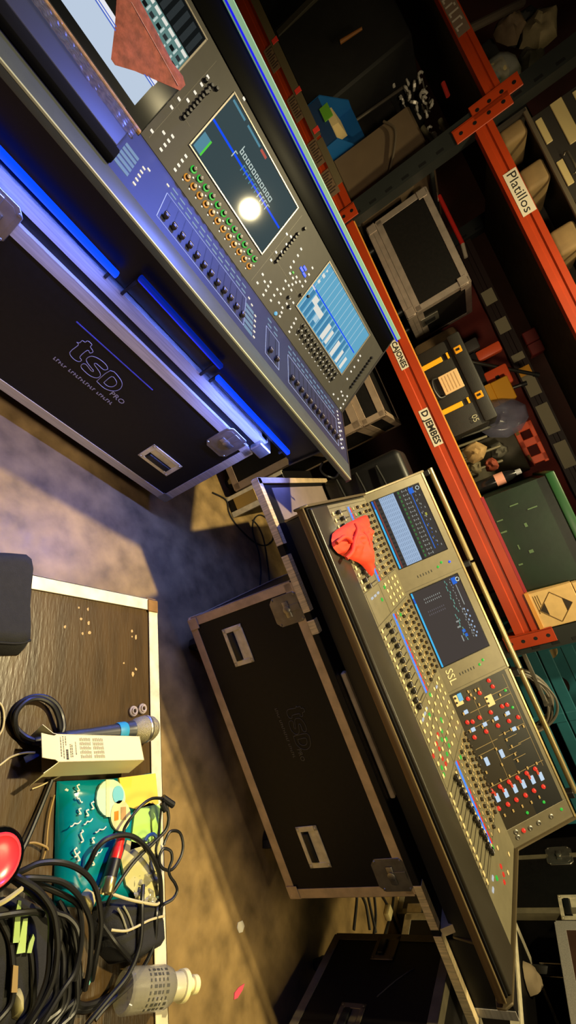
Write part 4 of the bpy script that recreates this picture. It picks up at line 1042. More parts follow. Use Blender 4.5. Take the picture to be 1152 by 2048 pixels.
# ------------------------------------------------------------------ rack
ORG = mat('orange_red_rack_paint', (166, 54, 15), .45, nz=.12, ns=6)
UPM = mat('dark_green_upright_paint', (26, 29, 28), .6, nz=.15, ns=8)
LBL = mat('white_label', (215, 205, 185), .6); LTX = mat('label_text', (30, 26, 24), .7)
rk_ = thing('pallet_rack', 'tall storage rack with orange red beams and dark uprights behind both consoles', 'rack', FR.M)
U1, U2 = -1.53, .885
def beam(u0, u1, z0, z1, v=0.0, m_=None, nm='beam'):
    m = MB(m_ or ORG); h = z1-z0
    prof = [(v-.0, z0), (v-.0, z0+h*.34), (v+.006, z0+h*.38), (v+.006, z0+h*.62), (v-.0, z0+h*.66), (v-.0, z1), (v+.05, z1), (v+.05, z0)]
    m.prism(prof, u0, u1, 0, 0)
    return m.build(nm, rk_, 20)
def connector(u, z0, z1):
    m = MB(ORG, BLACK)
    m.box((u-.035, -.008, z0), (u+.035, -.002, z1), 0, .002)
    m.box((u-.035, -.008, z0), (u-.028, .06, z1), 0)
    n = 4
    for k in range(n):
        z = z0+(k+.5)*(z1-z0)/n
        m.lathe([(.009, 0), (.009, .001), (0, .001)], 10, 1, T((u, -.008, z)) @ RX(PI/2))
    m.build('beam_connector', rk_, 20)
def label(b, u, z, txt, wd, ht):
    m = MB(LBL); m.box((u-wd/2, -.0016, z-ht/2), (u+wd/2, -.0004, z+ht/2), 0); l = m.build('label', b, 0)
    m = MB(LTX); m.text(txt, ht*.95, FACE(u, z, -.0018), 0, .0004, fat=.03 if txt.isupper() else .0)
    # fit lettering to the label
    xs = [v.co.x for v in m.bm.verts]; k = wd*.9/(max(xs)-min(xs))
    for v in m.bm.verts: v.co.x = u+(v.co.x-(max(xs)+min(xs))/2)*k; v.co.y = -.0021 if v.co.y < -.0018 else -.0017
    m.build('lettering', l, 0)
bR = beam(U1+.04, U2-.03, 1.142, 1.262)
bL = beam(-4.2, U1-.04, 1.182, 1.292)
tR = beam(U1+.04, U2-.03, 1.908, 1.986)
tL = beam(-4.2, U1-.04, 2.004, 2.07)
connector(U1+.02, 1.82, 2.08); connector(U1-.025, 1.92, 2.14); connector(U1, 1.11, 1.30); connector(U2-.02, 1.08, 1.31)
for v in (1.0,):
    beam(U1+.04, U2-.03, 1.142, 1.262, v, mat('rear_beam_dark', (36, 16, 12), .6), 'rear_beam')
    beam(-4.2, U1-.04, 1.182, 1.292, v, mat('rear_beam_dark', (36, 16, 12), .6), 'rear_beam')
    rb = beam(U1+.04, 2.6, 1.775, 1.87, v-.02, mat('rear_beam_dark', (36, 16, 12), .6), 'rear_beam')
for u, w, c in ((-1.06, .10, 0), (-.84, .10, 0), (-.60, .05, 0), (-.39, .15, 0), (-.14, .21, 0), (.12, .18, 0), (-.49, .07, 1)):
    m = MB(mat('beige_card', (150, 140, 112), .7) if not c else mat('yellow_card', (232, 160, 30), .6)); m.box((u-w/2, .9764, 1.785), (u+w/2, .9792, 1.858), 0); m.build('hanging_card', rk_, 0)
for u, w in ((U1, .09), (U2, .09)):
    for v in (.0, .95):
        m = MB(UPM, BLACK)
        z1 = 3.3
        m.prism([(u-w/2, v), (u-w/2, v+.07), (u-w/2+.004, v+.07), (u-w/2+.004, v+.004), (u-.012, v+.004), (u-.008, v+.01), (u+.008, v+.01), (u+.012, v+.004), (u+w/2-.004, v+.004), (u+w/2-.004, v+.07), (u+w/2, v+.07), (u+w/2, v)], .003, z1, 2, 0)
        for k in range(34): m.box((u+.018, v-.0012, .2+k*.09), (u+.032, v+.0, .235+k*.09), 1)
        m.build('upright', rk_, 20)
    for k in range(4):
        m = MB(UPM); m.cyl((u, .06, .3+k*.7), (u, .96, .3+k*.7+(.5 if k % 2 else .0)), .012, 0, 8); m.build('upright_brace', rk_)
    for v in (-.03, .9):
        m = MB(UPM); m.box((u-.07, v, 0), (u+.07, v+.13, .006), 0); m.build('foot_plate', rk_)
DECK = mat('grey_mesh_deck', (70, 62, 52), .7, nz=.3, ns=20)
for a, b, z in ((U1+.05, U2-.05, 1.256), (-4.2, U1-.05, 1.286), (U1+.05, U2-.05, 1.980), (-4.2, U1-.05, 2.064)):
    m = MB(DECK); m.box((a, .05, z-.016), (b, 1.0, z), 0); m.build('shelf_deck', rk_)
m = MB(mat('amber_edge', (226, 150, 60), .5)); m.box((U1+.05, .002, 1.262), (.13, .03, 1.268), 0); m.build('edge_strip', rk_)
m = MB(mat('crimson_edge', (150, 28, 40), .5)); m.box((.13, -.001, 1.262), (.64, .03, 1.276), 0); m.build('edge_strip', rk_)
m = MB(mat('tan_edge', (206, 140, 62), .6)); m.box((.645, -.006, 1.258), (.85, .03, 1.276), 0); m.build('edge_strip', rk_)
m = MB(mat('faded_card_edge', (104, 92, 66), .7)); m.box((-4.2, -.003, 1.256), (-2.0, .0, 1.296), 0); m.build('edge_strip', rk_)
m = MB(mat('faded_card_edge', (104, 92, 66), .7)); m.box((-1.98, -.003, 1.26), (-1.70, .0, 1.296), 0); m.build('edge_strip', rk_)
for u in (-2.62, -2.29, -2.035):
    m = MB(mat('coral_tape', (255, 70, 60), .5)); m.box((u-.014, -.005, 1.266), (u+.014, .0, 1.30), 0); m.build('tape_mark', rk_)
label(bR, -.72, 1.193, 'CAJONES', .165, .04)
label(bR, -.301, 1.187, 'D JEMBES', .205, .048)
label(tR, -1.107, 1.954, 'Platillos', .225, .058)
FADED = mat('brown_faded_label', (120, 96, 72), .7)
m = MB(mat('dim_brown_label', (112, 92, 78), .7)); m.box((-2.29, -.0016, 2.008), (-1.91, -.0004, 2.064), 0); l = m.build('label', tL, 0)
m = MB(mat('pale_ink', (176, 164, 150), .7))
for k in range(9): m.box((-2.27+.039*k, -.0024, 2.013), (-2.262+.039*k, -.0015, 2.058-.006*(k % 3)), 0).box((-2.262+.039*k, -.0024, 2.048 if k % 2 else 2.014), (-2.248+.039*k, -.0015, 2.055 if k % 2 else 2.021), 0)
m.build('worn_print', l, 0)
for u, z in ((-2.55, 1.235), (-2.22, 1.238), (-1.93, 1.238), (-1.74, 1.235), (-1.25, 1.17)):
    m = MB(FADED); m.box((u-.075, -.0016, z-.03), (u+.075, -.0004, z+.03), 0); l = m.build('label', bL if u < U1 else bR, 0)
    m = MB(mat('faded_ink', (62, 46, 36), .7))
    for k in range(8): m.box((u-.062+.0155*k, -.0024, z-.02), (u-.055+.0155*k, -.0015, z+.02-.008*(k % 3)), 0)
    m.build('worn_print', l, 0)

m = MB(mat('dark_red_curtain', (92, 24, 16), .85, nz=.25, ns=5)); m.grid(lambda a, b: V((-1.35+a*2.2, 1.07+.012*math.sin(a*60), 1.24+b*.62)), 120, 2, 0, .004)
solo(m, 'curtain', 'dark red cloth hanging behind the shelf of tool case and crate', 'curtain', FR.M)

# ------------------------------------------------------------------ on the rack
def rt(nm, lb, cat, group=None): return thing(nm, lb, cat, FR.M, group)
Z1, Z2, Z3, Z4 = 1.257, 1.2875, 1.981, 2.065
# flight case with double aluminium rim on the beam joint
PINKALU = mat('pinkish_aluminium', (186, 170, 158), .4, .7, nz=.15, ns=20)
fc = rt('flight_case', 'black flight case with double aluminium rim on the shelf by the beam joint', 'flight case')
MB(BLACKPLY).box((-1.49, .15, 1.30), (-.92, .62, 1.645), 0, .002).build('body', fc)
case_rails(fc, (-1.49, .15, 1.355), (-.92, .62, 1.65), PINKALU, .032)
case_rails(fc, (-1.49, .15, 1.302), (-.92, .62, 1.35), PINKALU, .026)
for z in (1.35, 1.64):
    for u, s in ((-1.49, 1), (-.92, -1)): case_corner(fc, (u, .15, z), (s, 1, -1), PINKALU, .016)
m = MB(STEEL, BLACK); m.box((-.92, .28, 1.36), (-.914, .40, 1.46), 0, .002).box((-.914, .31, 1.38), (-.909, .37, 1.44), 1, .002); m.build('side_latch', fc)
for u in (-1.4, -1.0):
    for v in (.22, .54): MB(BLACK).lathe([(.025, 1.2575), (.02, 1.302)], 12, 0, T((u, v, 0))).build('rubber_foot', fc)
# black tool case with yellow straps
tc_ = rt('tool_case', 'dark grey tool case with two yellow buckled straps and white tag', 'tool case')
DG = mat('dark_grey_tool_case', (28, 25, 21), .6, nz=.15, ns=30, bump=.3, bs=200)
m = MB(DG); m.box((-.70, .10, Z1), (-.21, .42, 1.455), 0, .012, 2); m.build('body', tc_)
m = MB(DG); m.box((-.705, .085, 1.43), (-.215, .43, 1.495), 0, .010, 2); m.build('lid', tc_)
YL = mat('yellow_strap', (236, 170, 20), .5)
for u in (-.615, -.355):
    m = MB(YL); m.box((u-.014, .091, Z1+.004), (u+.014, .099, 1.372), 0, .003); s = m.build('strap', tc_)
    m = MB(mat('amber_buckle', (216, 148, 24), .4), BLACK); m.box((u-.018, .076, 1.438), (u+.018, .085, 1.475), 0, .003).box((u-.006, .073, 1.448), (u+.006, .0765, 1.465), 1); m.build('buckle', s)
    m = MB(YL); m.box((u-.016, .088, 1.398), (u+.016, .098, 1.408), 0); m.build('keeper', s)
m = MB(mat('pale_tag', (214, 178, 130), .6), mat('tag_print', (176, 140, 96), .7)); m.box((-.535, .084, 1.315), (-.43, .09, 1.415), 0, .002)
for k in range(5): m.box((-.525, .0832, 1.33+.016*k), (-.44, .0838, 1.334+.016*k), 1)
m.build('tag', tc_)
m = MB(BLACK); m.tube([(-.535, .09, 1.31), (-.53, .07, 1.285), (-.48, .062, 1.275), (-.43, .07, 1.285), (-.428, .09, 1.31)], .006, 0, 8, 5); m.build('carry_handle', tc_)
m = MB(mat('pale_number', (170, 166, 140), .6)); m.text('05', .04, FACE(-.255, 1.395, .0895), 0); m.build('number', tc_)
# stand legs leaning
for i, (p, q, lb) in enumerate((((-.62, .45, 1.50), (-.40, .62, 1.80), 'folded black stand leg leaning above the tool case, upper end by the cards'), ((-.42, .46, 1.26), (-.36, .5, 1.70), 'black stand leg standing upright behind the tool case'), ((-.22, .3, Z1), (-.2, .42, 1.52), 'grey stand leg beside the tool case and orange holder'))):
    m = MB(mat('dark_steel_tube', (60, 58, 54), .4, .5)); m.cyl(p, q, .011, 0, 10)
    t = rt('stand_leg', lb, 'stand leg'); m.build('tube', t)
    m = MB(RUBBER); m.cyl(q, V(q)+(V(q)-V(p)).normalized()*.03, .014, 0, 10); m.build('rubber_foot', t)
# orange holders
ORN = mat('orange_plastic', (255, 100, 52), .45)
oh = rt('tool_holder', 'orange plastic slotted holder standing above the green crate', 'holder')
m = MB(ORN); 
for z0, z1 in ((1.565, 1.592), (1.645, 1.668)): m.box((-.155, .50, z0), (.10, .53, z1), 0, .003)
for u in (-.155, -.06, .045): m.box((u, .50, 1.565), (u+.045, .53, 1.668), 0, .003)
m.build('frame', oh)
m = MB(mat('wood_peg', (150, 110, 50), .6)); m.box((-.135, .494, 1.570), (-.10, .5, 1.588), 0).box((.03, .494, 1.570), (.065, .5, 1.588), 0); m.build('peg', oh)
m = MB(mat('grey_tub', (82, 76, 62), .6, nz=.2, ns=20)); m.box((-.16, .45, Z1), (.11, .75, 1.56), 0, .01, 2)
solo(m, 'storage_tub', 'grey storage tub carrying the orange slotted holder', 'tub', FR.M)
ob = rt('tool_holder', 'orange plastic tool holder behind the tool case handle', 'holder')
m = MB(ORN, BLACK); m.box((-.66, .52, 1.56), (-.60, .58, 1.70), 0, .01, 2); m.box((-.52, .50, 1.55), (-.40, .56, 1.68), 0, .012, 2); m.box((-.47, .496, 1.60), (-.45, .502, 1.62), 1)
m.box((-.66, .51, 1.30), (-.40, .6, 1.56), 1)
m.build('body', ob)
m = MB(mat('yellow_card_box', (240, 168, 24), .55)); m.box((-.44, .44, 1.555), (-.30, .5, 1.65), 0, .004)
m.box((-.44, .44, 1.30), (-.30, .5, 1.555), 0)
solo(m, 'card_box', 'plain yellow box behind the clear plastic bag', 'box', FR.M)
m = MB(mat('clear_bag_film', (140, 140, 165), .15, alpha=.5, nz=.3, ns=14))
m.blob([(-.36, 1.47), (-.33, 1.58), (-.30, 1.63), (-.24, 1.67), (-.17, 1.66), (-.12, 1.60), (-.11, 1.52), (-.15, 1.44), (-.22, 1.40), (-.31, 1.42)], lambda x, y, k: .055*min(1, 1.3*k)+.03*k*noise.noise((x*22, y*22, 3)), 10, 0, 0, M=Mx(((1, 0, 0, 0), (0, 0, -1, .44), (0, 1, 0, 0), (0, 0, 0, 1))))
solo(m, 'plastic_bag', 'clear blue tinted plastic bag hanging by the orange holder', 'plastic bag', FR.M)
# bottle and dark clutter
bo = rt('bottle', 'black bottle with pale red label standing beside the green crate', 'bottle')
m = MB(mat('black_bottle', (24, 24, 26), .2)); m.lathe([(.03, Z1), (.033, Z1+.006), (.033, 1.40), (.024, 1.44), (.014, 1.462)], 20, 0, T((.085, .16, 0))); m.build('body', bo)
m = MB(mat('red_white_label', (214, 150, 130), .5)); m.lathe([(.0334, 1.36), (.0334, 1.405)], 20, 0, T((.085, .16, 0)), False); m.build('label', bo)
m = MB(mat('grey_cap', (160, 160, 165), .35)); m.lathe([(.0145, 1.462), (.0145, 1.485), (.012, 1.488), (0, 1.488)], 16, 0, T((.085, .16, 0))); m.build('cap', bo)
r6 = random.Random(4)
for i, (u, z, s, col, lb) in enumerate(((-.10, 1.33, .05, (140, 112, 70), 'cream work glove lying on the shelf beside the beam'), (-.02, 1.30, .03, (90, 80, 55), 'dull olive rag lying between glove and bottle'), (0.0, 1.38, .035, (120, 48, 24), 'rust red rag lying behind the black bottle'), (-.06, 1.44, .04, (64, 60, 50), 'grey rag bundled under the tub'))):
    m = MB(mat('rag_%d' % i, col, .8, nz=.2, ns=40))
    m.blob([(u+s*(1+.4*r6.random())*math.cos(k*PI/6), z+s*(.9+.5*r6.random())*math.sin(k*PI/6)) for k in range(12)], lambda x, y, k: s*k*.8+.02*k*noise.noise((x*50, y*50, i)), 6, 0, 0, M=Mx(((1, 0, 0, 0), (0, 0, -1, .22+.05*i), (0, 1, 0, 0), (0, 0, 0, 1))))
    solo(m, 'rag', lb, 'rag', FR.M)
for i, (u, h) in enumerate(((-.17, 1.42), (-.09, 1.46), (-.01, 1.44))):
    m = MB(mat('steel_stand_rod', (120, 112, 90), .4, .5)); m.cyl((u, .30, Z1), (u+.01, .33, h), .008, 0, 8)
    solo(m, 'rod', ('thin steel rod standing by the tool case, nearest to it', 'thin steel rod in the middle of three behind the glove', 'thin steel rod nearest the black bottle')[i], 'rod', FR.M)
# green crate
gc = rt('crate', 'dark green plastic crate with scuffed front standing on the rack beam', 'crate')
GRN = mat('dark_green_plastic', (13, 36, 19), .42, nz=.3, ns=7, bump=.1, bs=40)
m = MB(GRN); m.prism([(.05, Z1+.004), (.02, 1.56), (.5, 1.56), (.47, Z1+.004)], .145, .655, 0, 0); m.build('body', gc)
m = MB(mat('green_rim', (30, 74, 38), .4)); m.box((.135, -.005, 1.56), (.665, .525, 1.60), 0, .006, 2); m.build('rim', gc)
m = MB(mat('scuff_mark', (78, 104, 70), .6))
for px_, py_, w, h in ((1008, 1065, .004, .03), (1038, 1095, .012, .006), (1052, 1050, .01, .012), (1063, 1103, .008, .02), (1042, 1130, .004, .02), (1028, 1010, .003, .04), (1066, 1015, .003, .05), (1000, 1042, .003, .03)):
    p = FR.on_v(px_, py_, .03); y = .05-.03*(p.z-Z1-.004)/.3
    m.box((p.x-w, y-.002, p.z-h/2), (p.x+w, y-.0005, p.z+h/2), 0)
m.build('scuff', gc)
# card with diamond mark
cd_ = rt('carton', 'tan cardboard carton printed with a diamond of two black corners', 'carton')
KR = mat('tan_cardboard', (206, 170, 112), .75, nz=.08, ns=30)
m = MB(KR); m.box((.655, .0, Z1+.008), (.835, .22, 1.465), 0, .003); m.build('box', cd_)
m = MB(KR); m.box((.66, .0, 1.467), (.83, .06, 1.49), 0, .002); m.build('flap', cd_)
m = MB(mat('carton_ink', (40, 28, 16), .7), mat('carton_line', (120, 92, 50), .7))
c = (.745, 1.365); a_, b_ = .075, .072
D_ = [(c[0], c[1]+b_), (c[0]+a_, c[1]), (c[0], c[1]-b_), (c[0]-a_, c[1])]
for i in range(4):
    p, q = V((D_[i][0], -.0012, D_[i][1])), V((D_[(i+1) % 4][0], -.0012, D_[(i+1) % 4][1])); m.cyl(p, q, .0016, 1, 6)
for s in (1, -1):
    e = [(c[0], c[1]+s*b_), (c[0]+a_*.42, c[1]+s*b_*.55), (c[0]-a_*.42, c[1]+s*b_*.55)]
    m.prism([(p[1]-1.0, p[0]) for p in e], -.0016, -.0004, 1, 0, M=T((0, 0, 1.0)))
for k in range(3): m.box((.67, -.0012, 1.288+.01*k), (.67+(.09, .07, .05)[k], -.0004, 1.291+.01*k), 1)
m.build('print', cd_, 0)

# left bay, lower shelf
BX = mat('dark_soft_case', (28, 27, 25), .75, nz=.15, ns=20)
for i, (a, b, v0, v1, h, sl, lb) in enumerate(((-4.1, -2.95, .25, .9, 1.62, .0, 'black equipment box on the lower shelf at the far left'), (-2.86, -2.26, .16, .85, 1.90, .06, 'tall dark padded case on the lower shelf beyond the blue tray'), (-1.93, -1.585, .12, .7, 1.74, .0, 'soft case with brown haze in its colour on the shelf left of the rimmed flight case'))):
    t = rt('equipment_case', lb, 'case')
    m = MB(BX if i != 2 else mat('haze_brown_soft_case', (100, 82, 60), .8, nz=.1, ns=9)); m.prism([(v0, Z2), (v1, Z2), (v1, h), (v0+.03, h)], a, b, 0, 0, .012); m.build('body', t)  # third case lightened so its brown carries the hazy glare
    if i != 2:
        m = MB(mat('case_binding', (62, 58, 46), .7)); m.box((a+.02, v0-.004, Z2+.02), (a+.06, v0+.03, h-.02), 0, .003); m.build('binding', t)
    else:
        m = MB(mat('brown_strap', (84, 72, 56), .7)); m.tube([(a+.02, v0-.005, 1.60), (a+.10, v0-.008, 1.63), (a+.2, v0-.008, 1.58), (a+.3, v0-.004, 1.50)], .007, 0, 8, 5); m.build('strap', t)
m = MB(mat('amber_handle', (150, 96, 44), .5)); m.cyl((-2.47, .14, 1.58), (-2.44, .14, 1.70), .011, 0, 10, .007)  # amber wooden handle on the tall dark case
solo(m, 'wooden_handle', 'short amber wooden handle hanging on the tall dark case', 'wooden handle', FR.M)
bt_ = rt('storage_bin', 'open blue cardboard bin holding pale folded paper on the lower shelf', 'bin')
BLU = mat('blue_card', (22, 92, 160), .55); BLD = mat('blue_card_dark', (30, 62, 104), .6)
m = MB(BLD, BLU)
m.box((-2.22, .04, Z2), (-1.95, .26, Z2+.005), 0)
m.prism([(.04, Z2), (.045, Z2), (.045, 1.36), (.04, 1.36)], -2.22, -1.95, 0, 0)
m.box((-2.22, .25, Z2), (-1.95, .26, 1.50), 1)
m.prism([(.04, Z2), (.26, Z2), (.26, 1.50), (.20, 1.50), (.04, 1.37)], -2.222, -2.214, 0, 1)
m.prism([(.04, Z2), (.26, Z2), (.26, 1.47), (.20, 1.45), (.04, 1.36)], -1.956, -1.948, 0, 1)
m.build('bin_body', bt_, 0)
m = MB(mat('folded_paper', (214, 192, 140), .7)); m.prism([(.07, Z2+.006), (.2, Z2+.006), (.21, 1.42), (.09, 1.40)], -2.16, -2.06, 0, 0); m.prism([(.06, Z2+.006), (.2, Z2+.006), (.2, 1.37), (.07, 1.365)], -2.05, -1.97, 0, 0)
solo(m, 'paper_stack', 'pale folded paper stack standing in the blue bin', 'paper', FR.M)
m = MB(mat('green_tag', (104, 170, 50), .5)); m.box((-2.15, .034, 1.34), (-2.07, .039, 1.39), 0); m.build('green_mark', bt_, 0)
# clamps heap
kc = 'chrome clamps heaped behind the lower left shelf'
r7 = random.Random(9)
m = MB(mat('dark_rack_tray', (34, 31, 27), .6)); m.box((-2.45, .42, Z2), (-1.72, .92, 1.72), 0, .004); solo(m, 'tray', 'dark tray box carrying the heap of chrome clamps', 'tray', FR.M)
pxs = [(818, 112), (815, 165), (838, 160), (812, 178), (828, 172), (842, 152), (787, 168), (818, 192), (804, 200), (828, 205), (850, 200), (862, 208), (838, 232), (832, 258), (806, 270), (840, 290), (860, 260), (885, 255), (870, 275), (848, 190), (834, 218), (852, 228)]
for i, (x, y) in enumerate(pxs):
    p = FR.on_v(x, y, .40+.02*(i % 3))
    t = rt('clamp', 'small chrome clamp in the glinting heap on the lower left shelf', 'clamp', kc)
    a = r7.uniform(0, PI); sz = .7+.4*r7.random()
    X = T(p) @ RZ(a) @ RX(r7.uniform(-1, 1)) @ Mx.Scale(sz, 4)
    m = MB(mat('bright_plated_clamp', (235, 230, 215), .3, .2)); m.X = X
    m.tube([(.022*math.cos(k*.75), .022*math.sin(k*.75), 0) for k in range(7)], .008, 0, 8, 3); m.box((-.03, -.012, -.01), (-.012, .012, .01), 0, .003); m.build('jaw', t)
    m = MB(STEEL); m.X = X; m.cyl((.03, 0, 0), (.075, .01, 0), .006, 0, 8); m.box((.07, -.018, -.003), (.082, .026, .003), 0, .002); m.build('wing_bolt', t)
for i, (p, q) in enumerate((((845, 255), (868, 288)), ((880, 240), (893, 268)))):
    a, b = FR.on_v(*p, .40), FR.on_v(*q, .40)
    m = MB(mat('grey_bar', (150, 142, 112), .4, .5)); m.cyl(a, b, .014, 0, 10); solo(m, 'pipe_end', ('grey pipe end lying under the chrome clamps', 'pale pipe end lying right of the chrome clamps')[i], 'pipe', FR.M)
a, b = FR.on_v(713, 240, .35), FR.on_v(810, 172, .42)
m = MB(mat('grey_steel_pipe', (120, 112, 100), .4, .6)); m.cyl(a, b, .009, 0, 10); solo(m, 'pipe', 'thin grey steel pipe slanting from blue bin to chrome clamps', 'pipe', FR.M)
m = MB(mat('red_grip', (215, 60, 52), .45)); a, b = FR.on_v(886, 166, .4), FR.on_v(896, 192, .4); m.cyl(a, b, .012, 0, 10); solo(m, 'red_handle', 'small red handle hanging right of the chrome clamps', 'red handle', FR.M)  # red handle beside the clamps
rh = rt('lever', 'long red lever with pale ends resting above the rimmed flight case', 'lever')
a, b = FR.on_v(878, 392, .40), FR.on_v(925, 488, .40)
m = MB(mat('red_lever', (222, 50, 42), .4)); m.cyl(a, b, .012, 0, 10); m.build('bar', rh)
m = MB(mat('pale_tip', (200, 186, 165), .5)); m.cyl(b, FR.on_v(932, 515, .40), .011, 0, 10); m.build('tip', rh)
m = MB(mat('pale_tip', (200, 186, 165), .5)); m.cyl(FR.on_v(868, 380, .40), FR.on_v(875, 402, .40), .011, 0, 10); m.build('tip', rh)
m = MB(mat('dark_brown_bundle', (82, 62, 38), .8, nz=.3, ns=9)); m.box((-.86, .45, Z1), (-.66, .8, 1.52), 0, .03, 2); solo(m, 'cloth_bundle', 'brown cloth bundle between the rimmed flight case and tool case', 'cloth', FR.M)
m = MB(mat('grey_tub_dark', (70, 66, 62), .6)); m.box((-.74, .50, 1.525), (-.67, .8, 1.60), 0, .01, 2); solo(m, 'grey_box', 'small grey box on the brown cloth bundle', 'box', FR.M)
for i, (u, z, w, h) in enumerate(((-.63, 1.88, .075, .05), (-.55, 1.90, .07, .05))):
    m = MB(mat('maroon_bin', (104, 24, 20), .6)); m.box((u-w, .86, 1.875), (u+w*.1, .95, 1.955), 0, .005); 
    solo(m, 'small_bin', ('small maroon bin on the rear beam, the left of two', 'small maroon bin on the rear beam, the right of two')[i], 'bin', FR.M)

# upper shelf
r8 = random.Random(2)
pb_ = rt('plastic_bag', 'clear bag of pale items on the upper shelf left of the upright', 'plastic bag')
m = MB(mat('hazy_bag', (150, 150, 140), .25, alpha=.55)); m.blob([(-1.80+.11*math.cos(k*PI/7), 2.16+.10*math.sin(k*PI/7)) for k in range(14)], lambda x, y, k: .07*k+.02*k*noise.noise((x*30, y*30, 1)), 8, 0, 0, M=Mx(((1, 0, 0, 0), (0, 0, -1, .26), (0, 1, 0, 0), (0, 0, 0, 1)))); m.build('bag', pb_, 60)
m = MB(mat('pale_content', (178, 160, 110), .6), mat('aqua_content', (120, 140, 130), .5)); m.box((-1.86, .20, 2.07), (-1.76, .26, 2.2), 0, .02, 2).box((-1.80, .19, 2.07), (-1.74, .25, 2.15), 1, .015, 2); m.build('contents', pb_)
for i, (x, y, s, col, lb) in enumerate(((1020, 55, .06, (92, 74, 54), 'dim brown bundle on the upper shelf behind the clear bag'), (1085, 45, .07, (104, 92, 66), 'pale tan bundle highest on the upper shelf'), (1062, 90, .05, (60, 56, 46), 'dark grey bundle next to the clear bag on the upper shelf'), (1060, 20, .07, (34, 33, 30), 'black bundle at the top of the upper shelf'))):
    p = FR.on_v(x, y, .4)
    m = MB(mat('bundle_%d' % i, col, .8, nz=.2, ns=20))
    m.blob([(p.x+s*(1+.5*r8.random())*math.cos(k*PI/6), p.z+s*(1+.6*r8.random())*math.sin(k*PI/6)) for k in range(12)], lambda x, y, k: s*k+.03*k*noise.noise((x*25, y*25, i)), 7, 0, 0, M=Mx(((1, 0, 0, 0), (0, 0, -1, .42+.03*i), (0, 1, 0, 0), (0, 0, 0, 1))))
    solo(m, 'bundle', lb, 'bundle', FR.M)
m = MB(BX); m.box((-2.2, .5, Z4), (-1.6, .95, 2.3), 0, .02, 2); solo(m, 'soft_case', 'black soft case at the back of the upper left shelf', 'case', FR.M)
a, b = FR.on_v(935, 60, .04), FR.on_v(1045, 5, .3)
m = MB(mat('grey_bar_dark', (70, 60, 52), .6)); m.cyl(a, b, .018, 0, 10); solo(m, 'pole_end', 'grey pole end resting over the upper left beam', 'pole', FR.M)
# rolled brown bags in a slatted tray
ti = rt('slatted_tray', 'dark slatted tray with a pale front rail on the upper right shelf', 'tray')
m = MB(mat('tray_frame', (88, 78, 62), .5)); m.box((-1.47, .06, 2.115), (-.2, .075, 2.135), 0, .003); m.build('front_rail', ti)
m = MB(mat('tray_dark', (44, 38, 32), .7)); m.box((-1.47, .10, Z3+.002), (-.2, .8, 2.0), 0).box((-1.47, .4, 2.0), (-.2, .42, 2.13), 0)
for u in (-1.46, -.21): m.box((u-.008, .06, Z3+.002), (u+.008, .8, 2.13), 0)
m.build('frame', ti)
for i, (u0, u1, lb) in enumerate(((-1.455, -1.37, 'rolled tan bag in the slatted tray, nearest the upright'), (-1.235, -1.12, 'rolled tan bag in the middle of the slatted tray'), (-.90, -.77, 'rolled tan bag in the slatted tray, right of the middle roll'))):
    m = MB(mat('tan_kraft', (128, 104, 66), .75, nz=.2, ns=12)); m.box((u0, .075, Z3+.02), (u1, .36, 2.112), 0, .02, 3); solo(m, 'rolled_bag', lb, 'bag', FR.M, 'rolled bags in the slatted tray')
rr_ = rt('rack_unit', 'dark metal unit with rows of pale rectangular slots on the upper shelf', 'rack unit')
m = MB(mat('dark_unit', (52, 48, 44), .5)); m.box((-1.455, .14, 2.14), (-.3, .7, 2.42), 0, .004); m.build('housing', rr_)
for u, w, z, h in ((-1.36, .13, 2.165, .028), (-1.13, .13, 2.165, .028), (-.92, .13, 2.165, .028), (-1.34, .22, 2.24, .05), (-1.05, .2, 2.24, .05), (-.78, .2, 2.24, .05), (-1.36, .15, 2.33, .03), (-1.12, .15, 2.33, .03)):
    m = MB(mat('cream_slot', (206, 186, 130), .5)); m.box((u-w/2, .134, z), (u+w/2, .141, z+h), 0, .002); m.build('slot_plate', rr_)
m = MB(STEEL); m.tube([(-1.2, .13, 2.2), (-1.2, .115, 2.215), (-1.1, .115, 2.215), (-1.1, .13, 2.2)], .003, 0, 6, 2); m.build('wire_handle', rr_)

# ------------------------------------------------------------------ right of the rack: teal crates and cable
TL_ = mat('teal_plastic', (34, 92, 104), .45, nz=.15, ns=8)
for i, (z0, z1, lb) in enumerate(((.62, .92, 'teal slatted plastic crate right of the rack, lowest of the stack'), (.925, 1.19, 'teal slatted plastic crate right of the rack, in the middle'), (1.195, 1.46, 'teal slatted plastic crate right of the rack, topmost of the stack'))):
    t = thing('crate', lb, 'crate', FR.M, None)
    a, b, v0, v1 = .975, 1.95, .22, .8
    m = MB(TL_); h = z1-z0
    for q in (0, .42, .78): m.box((a, v0, z0+h*q), (b, v0+.02, z0+h*q+h*.22), 0, .004)
    m.build('front_slats', t)
    for u in (a, 1.36, 1.9):
        m = MB(TL_); m.box((u, v0-.004, z0), (u+.05, v0+.018, z1-.002), 0, .004); m.build('rib', t)
    m = MB(mat('crate_inside', (30, 24, 20), .8)); m.box((a+.01, v0+.06, z0+.004), (b-.01, v1-.01, z0+.016), 0); m.build('base', t)
    m = MB(TL_); m.box((a, v1-.01, z0), (b, v1, z1-.002), 0).box((a, v0+.02, z0), (a+.01, v1-.01, z1-.002), 0).box((b-.01, v0+.02, z0), (b, v1-.01, z1-.002), 0); m.build('wall', t)
m = MB(mat('dark_dolly', (30, 28, 26), .7)); m.box((.975, .22, .0), (1.95, .8, .615), 0, .01); solo(m, 'equipment_case', 'dark box under the stack of teal crates', 'case', FR.M)
